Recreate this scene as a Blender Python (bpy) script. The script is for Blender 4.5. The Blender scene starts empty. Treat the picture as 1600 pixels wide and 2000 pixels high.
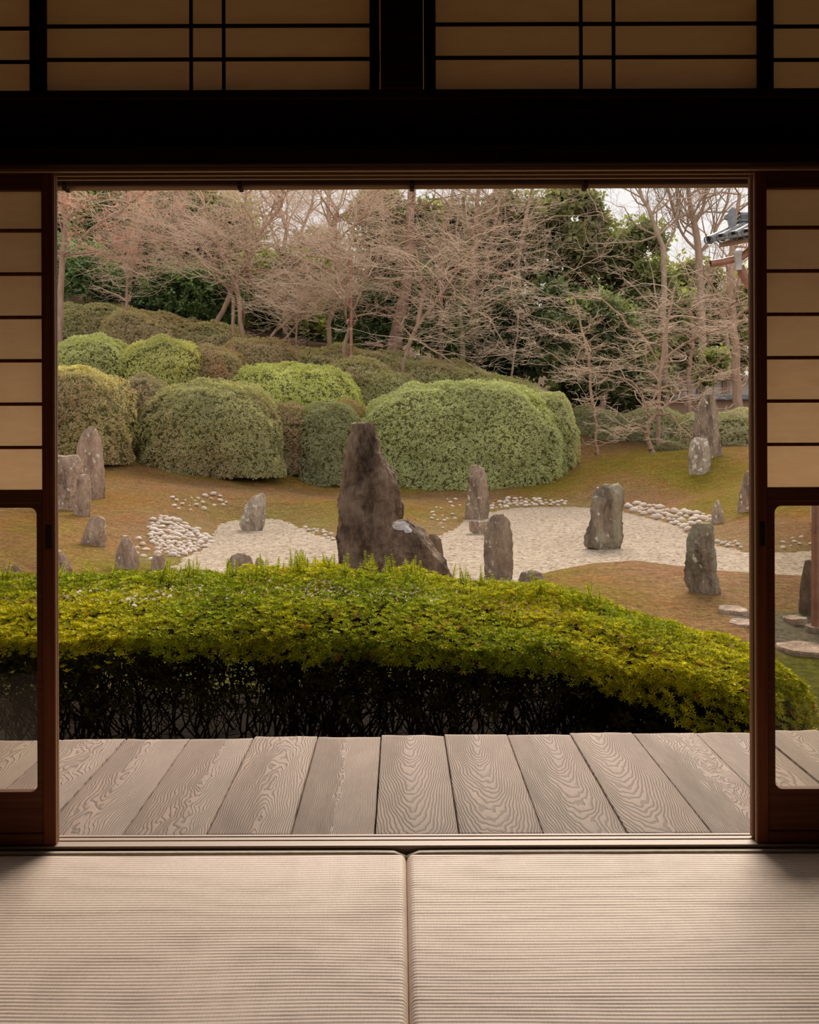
import bpy, bmesh, math, random
import numpy as np
from mathutils import Vector, Matrix, noise
R = math.radians
SC = bpy.context.scene
COL = SC.collection

# ------------------------------------------------------------------ camera, sky, sun, exposure
F, VX, VY, CZ, ROLL = 1944.4, 781.0, 858.0, 1.057, 0.0033
cam_d = bpy.data.cameras.new('camera'); cam = bpy.data.objects.new('camera', cam_d); COL.objects.link(cam)
cam_d.sensor_width = 36; cam_d.lens = 35.0; cam_d.clip_start = .05; cam_d.clip_end = 400
cam_d.shift_x = (800 - VX) / 2000; cam_d.shift_y = -(1000 - VY) / 2000
cam.matrix_world = Matrix.Translation((0, 0, CZ)) @ Matrix.Rotation(R(90), 4, 'X') @ Matrix.Rotation(-ROLL, 4, 'Z')
SC.camera = cam

W = bpy.data.worlds.new('sky'); SC.world = W; W.use_nodes = True
wn = W.node_tree.nodes; wl = W.node_tree.links
bg = wn['Background']; tc = wn.new('ShaderNodeTexCoord')
nz = wn.new('ShaderNodeTexNoise'); nz.inputs['Scale'].default_value = 1.6; nz.inputs['Detail'].default_value = 4
rp = wn.new('ShaderNodeValToRGB')
rp.color_ramp.elements[0].position = .3; rp.color_ramp.elements[0].color = (.74, .72, .71, 1)
rp.color_ramp.elements[1].position = .75; rp.color_ramp.elements[1].color = (.84, .81, .79, 1)
wl.new(tc.outputs['Generated'], nz.inputs['Vector']); wl.new(nz.outputs['Fac'], rp.inputs['Fac'])
wl.new(rp.outputs['Color'], bg.inputs['Color']); bg.inputs['Strength'].default_value = 1.2

# hazy winter sun, behind the garden and a little to the right, softened by thin cloud
sd = bpy.data.lights.new('sun', 'SUN'); sun = bpy.data.objects.new('sun', sd); COL.objects.link(sun)
sd.energy = 7.3; sd.angle = R(38); sd.color = (1.0, .87, .72)
SUN_EL, SUN_AZ = R(35), R(12)
dirv = Vector((math.sin(SUN_AZ) * math.cos(SUN_EL), math.cos(SUN_AZ) * math.cos(SUN_EL), math.sin(SUN_EL)))
sun.rotation_euler = dirv.to_track_quat('Z', 'Y').to_euler(); sun.location = (4, 20, 15)

vs = SC.view_settings; vs.view_transform = 'Standard'; vs.look = 'None'; vs.gamma = 1; vs.use_curve_mapping = False
vs.exposure = 0.0

# ------------------------------------------------------------------ helpers
def at(px, py, Y):
    dx, dy = px - VX, py - VY
    u, v = dx - ROLL * dy, dy + ROLL * dx
    return Vector((u / F * Y, Y, CZ - v / F * Y))
def AX(px, py, Y): return at(px, py, Y).x
def AZ(px, py, Y): return at(px, py, Y).z

def tag(o, label=None, cat=None, group=None, kind=None):
    if label: o['label'] = label
    if cat: o['category'] = cat
    if group: o['group'] = group
    if kind: o['kind'] = kind
    return o
def link(name, me, m=None, parent=None, loc=None):
    o = bpy.data.objects.new(name, me); COL.objects.link(o)
    if m and me and not me.materials: me.materials.append(m)
    if loc is not None: o.location = loc
    if parent: o.parent = parent
    return o
def empty(name, loc=(0, 0, 0)):
    o = bpy.data.objects.new(name, None); COL.objects.link(o); o.location = loc; o.empty_display_size = .2
    return o

def npmesh(name, V, Fc, smooth=False, col=None, vcol=None):
    V = np.asarray(V, np.float32).reshape(-1, 3); Fc = np.asarray(Fc, np.int32)
    me = bpy.data.meshes.new(name); n, k = Fc.shape
    me.vertices.add(len(V)); me.vertices.foreach_set('co', V.ravel())
    me.loops.add(n * k); me.loops.foreach_set('vertex_index', Fc.ravel())
    me.polygons.add(n); me.polygons.foreach_set('loop_start', np.arange(0, n * k, k, dtype=np.int32))
    me.polygons.foreach_set('loop_total', np.full(n, k, np.int32))
    if smooth: me.polygons.foreach_set('use_smooth', np.ones(n, bool))
    me.update(calc_edges=True)
    if col is not None:
        a = me.attributes.new('Col', 'FLOAT_COLOR', 'FACE')
        a.data.foreach_set('color', np.c_[np.asarray(col, np.float32), np.ones(n, np.float32)].ravel())
    if vcol is not None:
        a = me.attributes.new('Col', 'FLOAT_COLOR', 'POINT')
        a.data.foreach_set('color', np.c_[np.asarray(vcol, np.float32), np.ones(len(V), np.float32)].ravel())
    return me

def box_bm(bm, x0, x1, y0, y1, z0, z1, bev=.002):
    t = bmesh.new(); bmesh.ops.create_cube(t, size=1)
    bmesh.ops.scale(t, vec=(abs(x1 - x0), abs(y1 - y0), abs(z1 - z0)), verts=t.verts)
    bmesh.ops.translate(t, vec=((x0 + x1) / 2, (y0 + y1) / 2, (z0 + z1) / 2), verts=t.verts)
    if bev: bmesh.ops.bevel(t, geom=t.edges[:], offset=bev, segments=1, affect='EDGES')
    m = bpy.data.meshes.new('t'); t.to_mesh(m); t.free(); bm.from_mesh(m); bpy.data.meshes.remove(m)
def boxes(name, lst, m, parent=None, bev=.002, loc=None):
    bm = bmesh.new()
    for b in lst: box_bm(bm, *b, bev)
    me = bpy.data.meshes.new(name); bm.to_mesh(me); bm.free()
    off = Vector((0, 0, 0))
    if parent is not None and loc is None: off = parent.location
    if off.length: me.transform(Matrix.Translation(-off))
    return link(name, me, m, parent, loc)

# ---- materials
def newmat(name):
    m = bpy.data.materials.new(name); m.use_nodes = True
    return m, m.node_tree.nodes, m.node_tree.links, m.node_tree.nodes['Principled BSDF']
def noise_node(nn, ll, src, scale, detail=5, rough=.6, vec_scale=None, dist=0):
    n = nn.new('ShaderNodeTexNoise'); n.inputs['Scale'].default_value = scale
    n.inputs['Detail'].default_value = detail; n.inputs['Roughness'].default_value = rough
    n.inputs['Distortion'].default_value = dist
    if vec_scale:
        mp = nn.new('ShaderNodeMapping'); mp.inputs['Scale'].default_value = vec_scale
        ll.new(src, mp.inputs['Vector']); src = mp.outputs['Vector']
    ll.new(src, n.inputs['Vector']); return n.outputs['Fac']
def ramp(nn, ll, src, stops):
    r = nn.new('ShaderNodeValToRGB'); e = r.color_ramp.elements
    while len(e) < len(stops): e.new(.5)
    for i, (p, c) in enumerate(stops): e[i].position = p; e[i].color = (*c, 1)
    ll.new(src, r.inputs['Fac']); return r.outputs['Color']
def mixc(nn, ll, fac, a, b, mode='MIX'):
    x = nn.new('ShaderNodeMix'); x.data_type = 'RGBA'; x.blend_type = mode
    for i, v in ((0, fac), (6, a), (7, b)):
        if isinstance(v, (int, float)): x.inputs[i].default_value = v
        elif isinstance(v, tuple): x.inputs[i].default_value = (*v, 1)
        else: ll.new(v, x.inputs[i])
    return x.outputs[2]
def math_(nn, ll, op, a, b=0.0, c=None):
    x = nn.new('ShaderNodeMath'); x.operation = op
    for i, v in enumerate((a, b, c)):
        if v is None: continue
        if isinstance(v, (int, float)): x.inputs[i].default_value = v
        else: ll.new(v, x.inputs[i])
    return x.outputs[0]
def bump(nn, ll, h, strength, dist, bs):
    b = nn.new('ShaderNodeBump'); b.inputs['Strength'].default_value = strength; b.inputs['Distance'].default_value = dist
    ll.new(h, b.inputs['Height']); ll.new(b.outputs['Normal'], bs.inputs['Normal'])
def objc(nn): return nn.new('ShaderNodeTexCoord').outputs['Object']

def mat_wood(name, c1, c2, rough=.55, grain=(60, 60, 2), bmp=.15, spec=.3):
    m, nn, ll, bs = newmat(name); o = objc(nn)
    f = noise_node(nn, ll, o, 1.0, 5, .6, grain)
    ll.new(ramp(nn, ll, f, [(.3, c1), (.7, c2)]), bs.inputs['Base Color'])
    bs.inputs['Roughness'].default_value = rough; bs.inputs['Specular IOR Level'].default_value = spec
    bump(nn, ll, f, bmp, .002, bs); return m
M_beam = mat_wood('dark_beam_wood', (.018, .005, .002), (.040, .012, .006), .7, (3, 60, 60), .1, .1)
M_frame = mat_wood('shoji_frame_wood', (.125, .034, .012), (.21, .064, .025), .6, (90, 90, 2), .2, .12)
M_frameh = mat_wood('shoji_rail_wood', (.095, .030, .012), (.16, .056, .024), .6, (2, 90, 90), .2, .12)
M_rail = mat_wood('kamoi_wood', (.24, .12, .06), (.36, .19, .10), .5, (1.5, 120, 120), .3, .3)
M_sill = mat_wood('sill_wood', (.33, .235, .18), (.47, .345, .27), .5, (1.2, 140, 140), .5, .3)
M_wallpl = mat_wood('earthen_plaster', (.05, .03, .018), (.08, .05, .03), .95, (8, 8, 8), .1, .1)
M_eave = mat_wood('eave_wood', (.20, .075, .03), (.30, .13, .055), .8, (40, 2, 40), .2, .1)
M_black = mat_wood('black_metal', (.012, .011, .011), (.02, .018, .017), .5, (5, 5, 5), 0, .3)

def mat_paper():
    m, nn, ll, bs = newmat('washi_paper'); o = objc(nn)
    f = noise_node(nn, ll, o, 1, 6, .7, (14, 14, 50))
    c = ramp(nn, ll, f, [(.3, (.72, .56, .38)), (.7, (.80, .64, .45))])
    ll.new(c, bs.inputs['Base Color']); bs.inputs['Roughness'].default_value = .9; bs.inputs['Specular IOR Level'].default_value = .05
    t = nn.new('ShaderNodeBsdfTranslucent'); ll.new(ramp(nn, ll, f, [(.3, (.88, .70, .50)), (.7, (.96, .79, .60))]), t.inputs['Color'])
    mx = nn.new('ShaderNodeMixShader'); mx.inputs[0].default_value = .62
    ll.new(bs.outputs[0], mx.inputs[1]); ll.new(t.outputs[0], mx.inputs[2]); ll.new(mx.outputs[0], nn['Material Output'].inputs[0]); return m
M_paper = mat_paper()
def mat_glass():
    m, nn, ll, bs = newmat('window_glass')
    tr = nn.new('ShaderNodeBsdfTransparent'); tr.inputs[0].default_value = (.90, .89, .86, 1)
    g = nn.new('ShaderNodeBsdfGlossy'); g.inputs['Roughness'].default_value = .02; g.inputs[0].default_value = (.9, .9, .9, 1)
    fr = nn.new('ShaderNodeFresnel'); fr.inputs[0].default_value = 1.45
    mx = nn.new('ShaderNodeMixShader'); ll.new(fr.outputs[0], mx.inputs[0]); ll.new(tr.outputs[0], mx.inputs[1]); ll.new(g.outputs[0], mx.inputs[2])
    ll.new(mx.outputs[0], nn['Material Output'].inputs[0]); return m
M_glass = mat_glass()

def mat_leaf(name, tint=(1, 1, 1), rough=.45, trans=.35, spec=.35):
    m, nn, ll, bs = newmat(name); a = nn.new('ShaderNodeAttribute'); a.attribute_name = 'Col'
    c = mixc(nn, ll, 1.0, a.outputs['Color'], tint, 'MULTIPLY')
    ll.new(c, bs.inputs['Base Color']); bs.inputs['Roughness'].default_value = rough; bs.inputs['Specular IOR Level'].default_value = spec
    t = nn.new('ShaderNodeBsdfTranslucent'); ll.new(mixc(nn, ll, 1.0, c, (1.15, 1.2, .6), 'MULTIPLY'), t.inputs['Color'])
    mx = nn.new('ShaderNodeMixShader'); mx.inputs[0].default_value = trans
    ll.new(bs.outputs[0], mx.inputs[1]); ll.new(t.outputs[0], mx.inputs[2]); ll.new(mx.outputs[0], nn['Material Output'].inputs[0]); return m
M_hedge = mat_leaf('hedge_leaf', (1.55, 1.5, 1.1), rough=.65, trans=.13, spec=.05)
M_leaf = mat_leaf('bush_leaf', (4.1, 3.3, 4.9), rough=.7, trans=.48, spec=.08)
M_gloss = mat_leaf('camellia_leaf', (3.5, 3.0, 2.9), rough=.55, trans=.4, spec=.2)
def mat_bark(name, c1, c2, sc=(6, 6, 1.5), bmp=.6):
    m, nn, ll, bs = newmat(name); o = objc(nn)
    f = noise_node(nn, ll, o, 1.6, 6, .65, sc)
    ll.new(ramp(nn, ll, f, [(.3, c1), (.68, c2)]), bs.inputs['Base Color']); bs.inputs['Roughness'].default_value = .9
    bs.inputs['Specular IOR Level'].default_value = .1; bump(nn, ll, f, bmp, .05, bs); return m
M_maple = mat_bark('maple_bark', (.30, .20, .14), (.50, .34, .25))
M_twig = mat_bark('maple_twigs', (.64, .48, .36), (.84, .65, .50))
M_twigd = mat_bark('dark_twigs', (.34, .25, .18), (.50, .37, .28))
M_cedar = mat_bark('cedar_bark', (.24, .15, .11), (.44, .29, .22), (14, 14, 1))
M_stem = mat_bark('hedge_stems', (.022, .012, .007), (.06, .034, .02), (20, 20, 5))
M_core = mat_bark('bush_inner', (.11, .108, .048), (.20, .19, .085), (8, 8, 8))

def mat_rock(name, dark, mid, lich, lich_amt=.62, sc=1.0, streak=.35, moss=None):
    m, nn, ll, bs = newmat(name); o = objc(nn)
    big = noise_node(nn, ll, o, 2.2 * sc, 6, .65, (1, 1, streak), .4)
    fine = noise_node(nn, ll, o, 24 * sc, 7, .72, (1, 1, .38))
    c = ramp(nn, ll, big, [(.34, tuple(v * .62 for v in dark)), (.47, tuple((a + b) / 2 for a, b in zip(dark, mid))), (.62, mid)])
    c = mixc(nn, ll, .55, c, ramp(nn, ll, fine, [(.32, (.38, .36, .34)), (.72, (1.6, 1.56, 1.5))]), 'MULTIPLY')
    l = noise_node(nn, ll, o, 7.5 * sc, 5, .65, (1.3, 1.3, .8), .2)
    lf = ramp(nn, ll, l, [(lich_amt, (0, 0, 0)), (lich_amt + .05, (1, 1, 1))])
    c = mixc(nn, ll, lf, c, lich)
    if moss:
        g = noise_node(nn, ll, o, 2.6 * sc, 4, .6, (1, 1, .4), .3)
        c = mixc(nn, ll, ramp(nn, ll, g, [(.45, (0, 0, 0)), (.62, (.8, .8, .8))]), c, moss)
    ll.new(c, bs.inputs['Base Color']); bs.inputs['Roughness'].default_value = .85; bs.inputs['Specular IOR Level'].default_value = .2
    h = math_(nn, ll, 'MULTIPLY_ADD', fine, .35, big); h = math_(nn, ll, 'MULTIPLY_ADD', l, .35, h)
    bump(nn, ll, h, 1.0, .11 / sc, bs); return m
M_rock = mat_rock('grey_brown_rock', (0.211, 0.153, 0.114), (0.535, 0.403, 0.305), (0.844, 0.738, 0.610), .60)
M_rockdark = mat_rock('dark_rock', (0.085, 0.053, 0.036), (0.337, 0.238, 0.170), (0.607, 0.475, 0.366), .70, .8, .45)
M_rockpink = mat_rock('pinkish_rock', (0.268, 0.185, 0.138), (0.662, 0.485, 0.368), (0.850, 0.833, 0.711), .60)
M_rockgreen = mat_rock('greenish_rock', (0.169, 0.130, 0.092), (0.478, 0.376, 0.273), (0.850, 0.778, 0.635), .62, 1, .25, (0.450, 0.451, 0.305))
M_rockpale = mat_rock('pale_rock', (0.339, 0.262, 0.204), (0.653, 0.549, 0.437), (0.850, 0.842, 0.715), .56)

def mat_ground():
    m, nn, ll, bs = newmat('moss_ground'); o = objc(nn)
    a = nn.new('ShaderNodeAttribute'); a.attribute_name = 'Col'
    n1 = noise_node(nn, ll, o, 1.1, 6, .7, (1, .8, 1), .5)
    n2 = noise_node(nn, ll, o, 19, 8, .85, (1, .75, 1))
    n3 = noise_node(nn, ll, o, 5, 5, .65, (.7, 1.2, 1))
    tint = ramp(nn, ll, n1, [(.33, (1.1, .88, .85)), (.5, (1, 1, 1)), (.66, (.95, 1.07, .80))])
    c = mixc(nn, ll, 1.0, a.outputs['Color'], tint, 'MULTIPLY')
    c = mixc(nn, ll, .9, c, ramp(nn, ll, n2, [(.34, (.38, .36, .33)), (.5, (1, 1, 1)), (.66, (1.75, 1.75, 1.7))]), 'MULTIPLY')
    c = mixc(nn, ll, .7, c, ramp(nn, ll, n3, [(.3, (.7, .66, .62)), (.7, (1.25, 1.28, 1.2))]), 'MULTIPLY')
    ll.new(c, bs.inputs['Base Color']); bs.inputs['Roughness'].default_value = 1; bs.inputs['Specular IOR Level'].default_value = .05
    h = math_(nn, ll, 'MULTIPLY_ADD', noise_node(nn, ll, o, 8, 4, .6), .8, math_(nn, ll, 'MULTIPLY_ADD', n2, .6, n3)); bump(nn, ll, h, 1, .16, bs); return m
M_ground = mat_ground()
def mat_gravel():
    m, nn, ll, bs = newmat('white_gravel'); o = objc(nn)
    v = nn.new('ShaderNodeTexVoronoi'); v.inputs['Scale'].default_value = 22; ll.new(o, v.inputs['Vector'])
    n1 = noise_node(nn, ll, o, 14, 5, .8, (1, .6, 1))
    n2 = noise_node(nn, ll, o, .8, 3, .5)
    c = ramp(nn, ll, v.outputs['Color'], [(.05, (.21, .155, .112)), (.3, (.385, .315, .245)), (.8, (.485, .41, .335))])
    c = mixc(nn, ll, .8, c, ramp(nn, ll, n1, [(.32, (.55, .52, .48)), (.6, (1.15, 1.15, 1.15))]), 'MULTIPLY')
    c = mixc(nn, ll, 1.0, c, ramp(nn, ll, n2, [(.3, (.95, .93, .90)), (.7, (1.08, 1.07, 1.05))]), 'MULTIPLY')
    ll.new(c, bs.inputs['Base Color']); bs.inputs['Roughness'].default_value = .95; bs.inputs['Specular IOR Level'].default_value = .1
    bump(nn, ll, math_(nn, ll, 'MULTIPLY_ADD', v.outputs['Distance'], -.5, n1), .9, .05, bs); return m
M_gravel = mat_gravel()
def mat_simple(name, col, rough=.8, var=.2, sc=20, metal=0, spec=.3, bm=.2, bd=.01):
    m, nn, ll, bs = newmat(name); o = objc(nn); f = noise_node(nn, ll, o, sc, 4, .6)
    ll.new(ramp(nn, ll, f, [(.3, tuple(v * (1 - var) for v in col)), (.7, tuple(min(1, v * (1 + var)) for v in col))]), bs.inputs['Base Color'])
    bs.inputs['Roughness'].default_value = rough; bs.inputs['Metallic'].default_value = metal
    bs.inputs['Specular IOR Level'].default_value = spec; bump(nn, ll, f, bm, bd, bs); return m
M_pebble = mat_simple('river_pebble', (.66, .56, .48), .8, .24, 9)
M_tile = mat_simple('roof_tile', (.24, .24, .25), .5, .3, 14)
M_copper = mat_simple('copper_pipe', (.36, .17, .115), .45, .25, 8, .3, .5)
M_white = mat_simple('white_plaster', (.62, .54, .47), .9, .06, 3)
M_ochre = mat_simple('ochre_plaster', (.38, .25, .17), .9, .1, 3)
M_soil = mat_simple('dark_soil', (.05, .03, .02), 1, .4, 12)
M_zinc = mat_simple('zinc_bracket', (.55, .52, .50), .4, .1, 8, .3)

def mat_plank():
    m, nn, ll, bs = newmat('weathered_plank'); o = objc(nn)
    def A(n):
        a = nn.new('ShaderNodeAttribute'); a.attribute_type = 'OBJECT'; a.attribute_name = n; return a.outputs['Fac']
    sp = nn.new('ShaderNodeSeparateXYZ'); ll.new(o, sp.inputs[0]); x, y = sp.outputs[0], sp.outputs[1]
    cb = nn.new('ShaderNodeCombineXYZ'); ll.new(x, cb.inputs[0]); ll.new(y, cb.inputs[1]); ll.new(A('seed'), cb.inputs[2]); P = cb.outputs[0]
    nA = noise_node(nn, ll, P, 1, 2, .5, (5, 2.6, 1)); nB = noise_node(nn, ll, P, 1, 3, .5, (9, 3.2, 1)); nC = noise_node(nn, ll, P, 1, 4, .65, (70, 16, 1))
    xw = math_(nn, ll, 'ADD', math_(nn, ll, 'SUBTRACT', x, A('pith_x')), math_(nn, ll, 'MULTIPLY', math_(nn, ll, 'SUBTRACT', nA, .5), .06))
    w = math_(nn, ll, 'ADD', math_(nn, ll, 'MULTIPLY_ADD', y, A('taper'), A('pith_z')), math_(nn, ll, 'MULTIPLY', math_(nn, ll, 'SUBTRACT', nB, .5), A('wave')))
    r = math_(nn, ll, 'SQRT', math_(nn, ll, 'ADD', math_(nn, ll, 'MULTIPLY', xw, xw), math_(nn, ll, 'MULTIPLY', w, w)))
    rg = math_(nn, ll, 'ADD', math_(nn, ll, 'MULTIPLY', r, A('rings')), math_(nn, ll, 'MULTIPLY', nC, .22))
    fr = math_(nn, ll, 'FRACT', rg)
    lines = ramp(nn, ll, fr, [(0, (.275, .203, .163)), (.5, (.235, .17, .135)), (.74, (.145, .103, .08)), (.9, (.12, .083, .064)), (1, (.275, .203, .163))])
    big = noise_node(nn, ll, P, 1, 4, .6, (8, 3, 1))
    c = mixc(nn, ll, .8, lines, ramp(nn, ll, big, [(.3, (.80, .79, .78)), (.7, (1.2, 1.18, 1.15))]), 'MULTIPLY')
    fib = noise_node(nn, ll, P, 1, 5, .7, (420, 9, 1))
    c = mixc(nn, ll, .5, c, ramp(nn, ll, fib, [(.3, (.74, .73, .72)), (.7, (1.2, 1.2, 1.2))]), 'MULTIPLY')
    ll.new(c, bs.inputs['Base Color']); bs.inputs['Roughness'].default_value = .7; bs.inputs['Specular IOR Level'].default_value = .25
    hh = ramp(nn, ll, fr, [(0, (1, 1, 1)), (.55, (.7, .7, .7)), (.8, (0, 0, 0)), (.93, (.1, .1, .1)), (1, (1, 1, 1))])
    bump(nn, ll, math_(nn, ll, 'MULTIPLY_ADD', fib, .3, hh), .8, .0025, bs); return m
M_plank = mat_plank()
def mat_tatami():
    m, nn, ll, bs = newmat('rush_tatami'); o = objc(nn)
    f1 = noise_node(nn, ll, o, 1, 4, .6, (3, 3, 1)); f2 = noise_node(nn, ll, o, 1, 4, .7, (260, 40, 1)); f3 = noise_node(nn, ll, o, 1, 3, .7, (40, 110, 1))
    c = ramp(nn, ll, f1, [(.3, (.71, .57, .485)), (.7, (.77, .63, .54))])
    c = mixc(nn, ll, .5, c, ramp(nn, ll, f2, [(.3, (.80, .80, .80)), (.7, (1.12, 1.12, 1.12))]), 'MULTIPLY')
    c = mixc(nn, ll, .5, c, ramp(nn, ll, f3, [(.3, (.86, .84, .80)), (.7, (1.1, 1.1, 1.1))]), 'MULTIPLY')
    ll.new(c, bs.inputs['Base Color']); bs.inputs['Roughness'].default_value = .6; bs.inputs['Specular IOR Level'].default_value = .3
    w = nn.new('ShaderNodeTexWave'); w.bands_direction = 'X'; w.inputs['Scale'].default_value = 45; w.inputs['Distortion'].default_value = .6
    ll.new(o, w.inputs['Vector']); bump(nn, ll, math_(nn, ll, 'MULTIPLY_ADD', f2, .8, w.outputs['Fac']), .16, .0006, bs); return m
M_tatami = mat_tatami()
M_band = mat_simple('tatami_band', (.50, .42, .32), .7, .1, 60)

# ------------------------------------------------------------------ terrain
GZ = -0.55
def gw(px, py, z=GZ):       # point of the level z seen at a pixel
    v = (py - VY) + ROLL * (px - VX); Y = (CZ - z) * F / v
    return at(px, py, Y)
POND = [(150, 1150), (255, 1128), (300, 1118), (340, 1105), (362, 1090), (392, 1074), (412, 1055), (420, 1036), (434, 1022), (470, 1014), (530, 1013), (565, 1020),
        (585, 1031), (615, 1044), (655, 1057), (700, 1065), (755, 1068), (810, 1060), (855, 1047), (885, 1035), (908, 1018), (950, 1001), (1000, 993), (1060, 990),
        (1140, 991), (1220, 1001), (1280, 1015), (1330, 1030), (1345, 1050), (1400, 1066), (1460, 1078), (1520, 1080), (1600, 1074), (1750, 1066),
        (1750, 1140), (1600, 1127), (1480, 1122), (1400, 1117), (1330, 1107), (1260, 1101), (1200, 1100), (1130, 1106), (1080, 1114), (1040, 1126), (1000, 1150),
        (800, 1190), (400, 1190), (150, 1180)]
PP = np.array([gw(*p)[:2] for p in POND])
def pond_sd(X, Y):
    P = np.stack([X, Y], -1)[..., None, :]; A = PP; B = np.roll(PP, -1, 0); d = B - A
    t = np.clip(((P - A) * d).sum(-1) / (d * d).sum(-1), 0, 1)
    dist = np.sqrt((((A + t[..., None] * d) - P) ** 2).sum(-1)).min(-1)
    y = P[..., 1]; x = P[..., 0]
    c = ((A[:, 1] > y) != (B[:, 1] > y)) & (x < (B[:, 0] - A[:, 0]) * (y - A[:, 1]) / (B[:, 1] - A[:, 1] + 1e-12) + A[:, 0])
    return np.where(c.sum(-1) % 2 == 1, -dist, dist)
CP = [(230, 903, 24), (120, 900, 23), (400, 925, 24.5), (600, 928, 26), (850, 934, 27), (1050, 924, 27.5), (1130, 905, 28), (1250, 890, 27), (1380, 884, 27), (1463, 880, 27.5), (1600, 880, 27),
      (1380, 895, 26), (1365, 932, 24.5), (120, 1000, 17), (170, 976, 18.5), (180, 1072, 13.9), (245, 1112, 12.2), (50, 1050, 13.5), (0, 1000, 16), (-200, 1000, 16),
      (300, 1000, 17.5), (330, 1078, 14), (390, 1030, 16.5), (740, 945, 26), (760, 990, 20.5), (820, 985, 21.5), (680, 980, 21), (560, 980, 21.5), (480, 960, 23), (300, 950, 21), (220, 990, 18),
      (1180, 948, 25), (1050, 960, 25), (970, 970, 24.5), (1300, 982, 23.0), (1250, 930, 25), (1450, 958, 21), (1463, 1005, 18), (1430, 1040, 16.6), (1405, 1028, 18.3), (1600, 1000, 18),
      (1200, 1086, 12.3), (1120, 1094, 12.0), (1290, 1092, 12.2), (1200, 1150, 10), (1380, 1165, 9.9), (1050, 1124, 11.2), (1300, 1180, 9.2), (1450, 1140, 10.8),
      (1170, 893, 29), (1270, 888, 28.5), (1400, 862, 33), (1463, 862, 33), (1250, 850, 34), (1600, 850, 34), (1400, 835, 44), (1100, 830, 44), (1700, 835, 46)]
GP = [tuple(at(*c)) for c in CP]
# hill behind the clipped bushes, highest at the left
GP += [tuple(at(*c)) for c in [(300, 790, 27.5), (113, 780, 26.5), (600, 800, 29), (850, 840, 30), (1050, 850, 30), (300, 690, 32), (113, 650, 34), (450, 700, 32.5), (600, 725, 32),
       (800, 745, 32.5), (950, 770, 33), (1100, 795, 34), (113, 574, 42), (300, 602, 42), (113, 562, 48), (0, 565, 44), (300, 596, 48), (450, 650, 38), (640, 675, 38), (800, 700, 38), (1000, 745, 39), (-100, 620, 38),
       (113, 560, 54), (450, 620, 52), (800, 690, 52), (1200, 790, 52), (1600, 810, 55)]]
GP += [(-6, 8, -.6), (0, 8, -.6), (6, 8, -.62), (-6, 5, -.6), (0, 5, -.6), (6, 5, -.6), (3, 7, -.62), (-12, 10, -.2), (14, 12, -.5), (16, 20, -.2), (-14, 18, .3)]
GP = np.array(GP); GX = GP[:, :2]
def tps(r): return np.where(r > 1e-6, r * r * np.log(r + 1e-9), 0)
_n = len(GP); _K = tps(np.linalg.norm(GX[:, None] - GX[None], axis=-1)) + np.eye(_n) * .6; _P = np.c_[np.ones(_n), GX]
_sol = np.linalg.solve(np.block([[_K, _P], [_P.T, np.zeros((3, 3))]]), np.r_[GP[:, 2], np.zeros(3)])
def gz_np(X, Y):
    X = np.asarray(X, float); Y = np.asarray(Y, float)
    r = np.sqrt((X[..., None] - GX[:, 0]) ** 2 + (Y[..., None] - GX[:, 1]) ** 2)
    h = tps(r) @ _sol[:_n] + _sol[_n] + _sol[_n + 1] * X + _sol[_n + 2] * Y
    sd_ = pond_sd(X, Y)
    s = np.clip(sd_ / 1.3, 0, 1); s = s * s * (3 - 2 * s)
    near = np.clip((10.5 - Y) / 2, 0, 1)
    out = np.maximum(h, GZ + .0) * (1 - near) + np.minimum(h, -.42) * near
    out = GZ + (out - GZ) * s + .035 * np.clip(sd_ / .15, 0, 1) * (1 - near)
    return np.where(sd_ < 0, GZ - .12 * np.clip(-sd_ / .35, 0, 1), out)
def gz(x, y): return float(gz_np(np.array([x]), np.array([y]))[0])
def hit(px, py, y0=8.5, y1=60):
    Ys = np.linspace(y0, y1, 700); P = np.array([tuple(at(px, py, Y)) for Y in Ys])
    g = gz_np(P[:, 0], P[:, 1]); k = np.argmax(P[:, 2] <= np.maximum(g, GZ)); return Vector((P[k, 0], P[k, 1], max(g[k], GZ)))

xs = np.r_[np.linspace(-26, -11, 20)[:-1], np.linspace(-11, 13, 200), np.linspace(13, 28, 20)[1:]]
ys = np.r_[np.linspace(2.9, 9, 30)[:-1], np.linspace(9, 30, 190), np.linspace(30, 62, 45)[1:]]
XX, YY = np.meshgrid(xs, ys); ZZ = gz_np(XX, YY); SDm = pond_sd(XX, YY)
rough = np.array([noise.fractal(Vector((a * 1.7, b * 1.7, 0)), .6, 2, 5) for a, b in zip(XX.ravel(), YY.ravel())]).reshape(XX.shape)
big_n = np.array([noise.noise(Vector((a * .33, b * .28, 5))) for a, b in zip(XX.ravel(), YY.ravel())]).reshape(XX.shape)
ZZ = ZZ + np.where(SDm > 0, rough * .028 * np.clip(SDm / .4, .2, 1), 0)
ochre = np.array([.42, .24, .066]); rust = np.array([.41, .245, .125]); green = np.array([.32, .245, .038]); floor_c = np.array([.15, .09, .06]); deep = np.array([.20, .19, .03])
straw = np.array([.42, .32, .17])
g = np.clip(big_n * 1.5 + .42 + .35 * np.clip((YY - 21) / 5, 0, 1) - .55 * np.clip((13.6 - YY) / .8, 0, 1) * (XX > .8), 0, 1)[..., None]
C = rust * (1 - g) + ochre * g; g2 = np.clip(g * 2 - 1, 0, 1) * .9; C = C * (1 - g2) + green * g2
st = np.clip(1 - np.abs(SDm - .3) / 1.0, 0, 1)[..., None] * .45 * (YY[..., None] > 12.5); C = C * (1 - st) + straw * st
fl = np.clip((YY - 29.0) / 2, 0, 1)[..., None]; C = C * (1 - fl) + floor_c * fl
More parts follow.
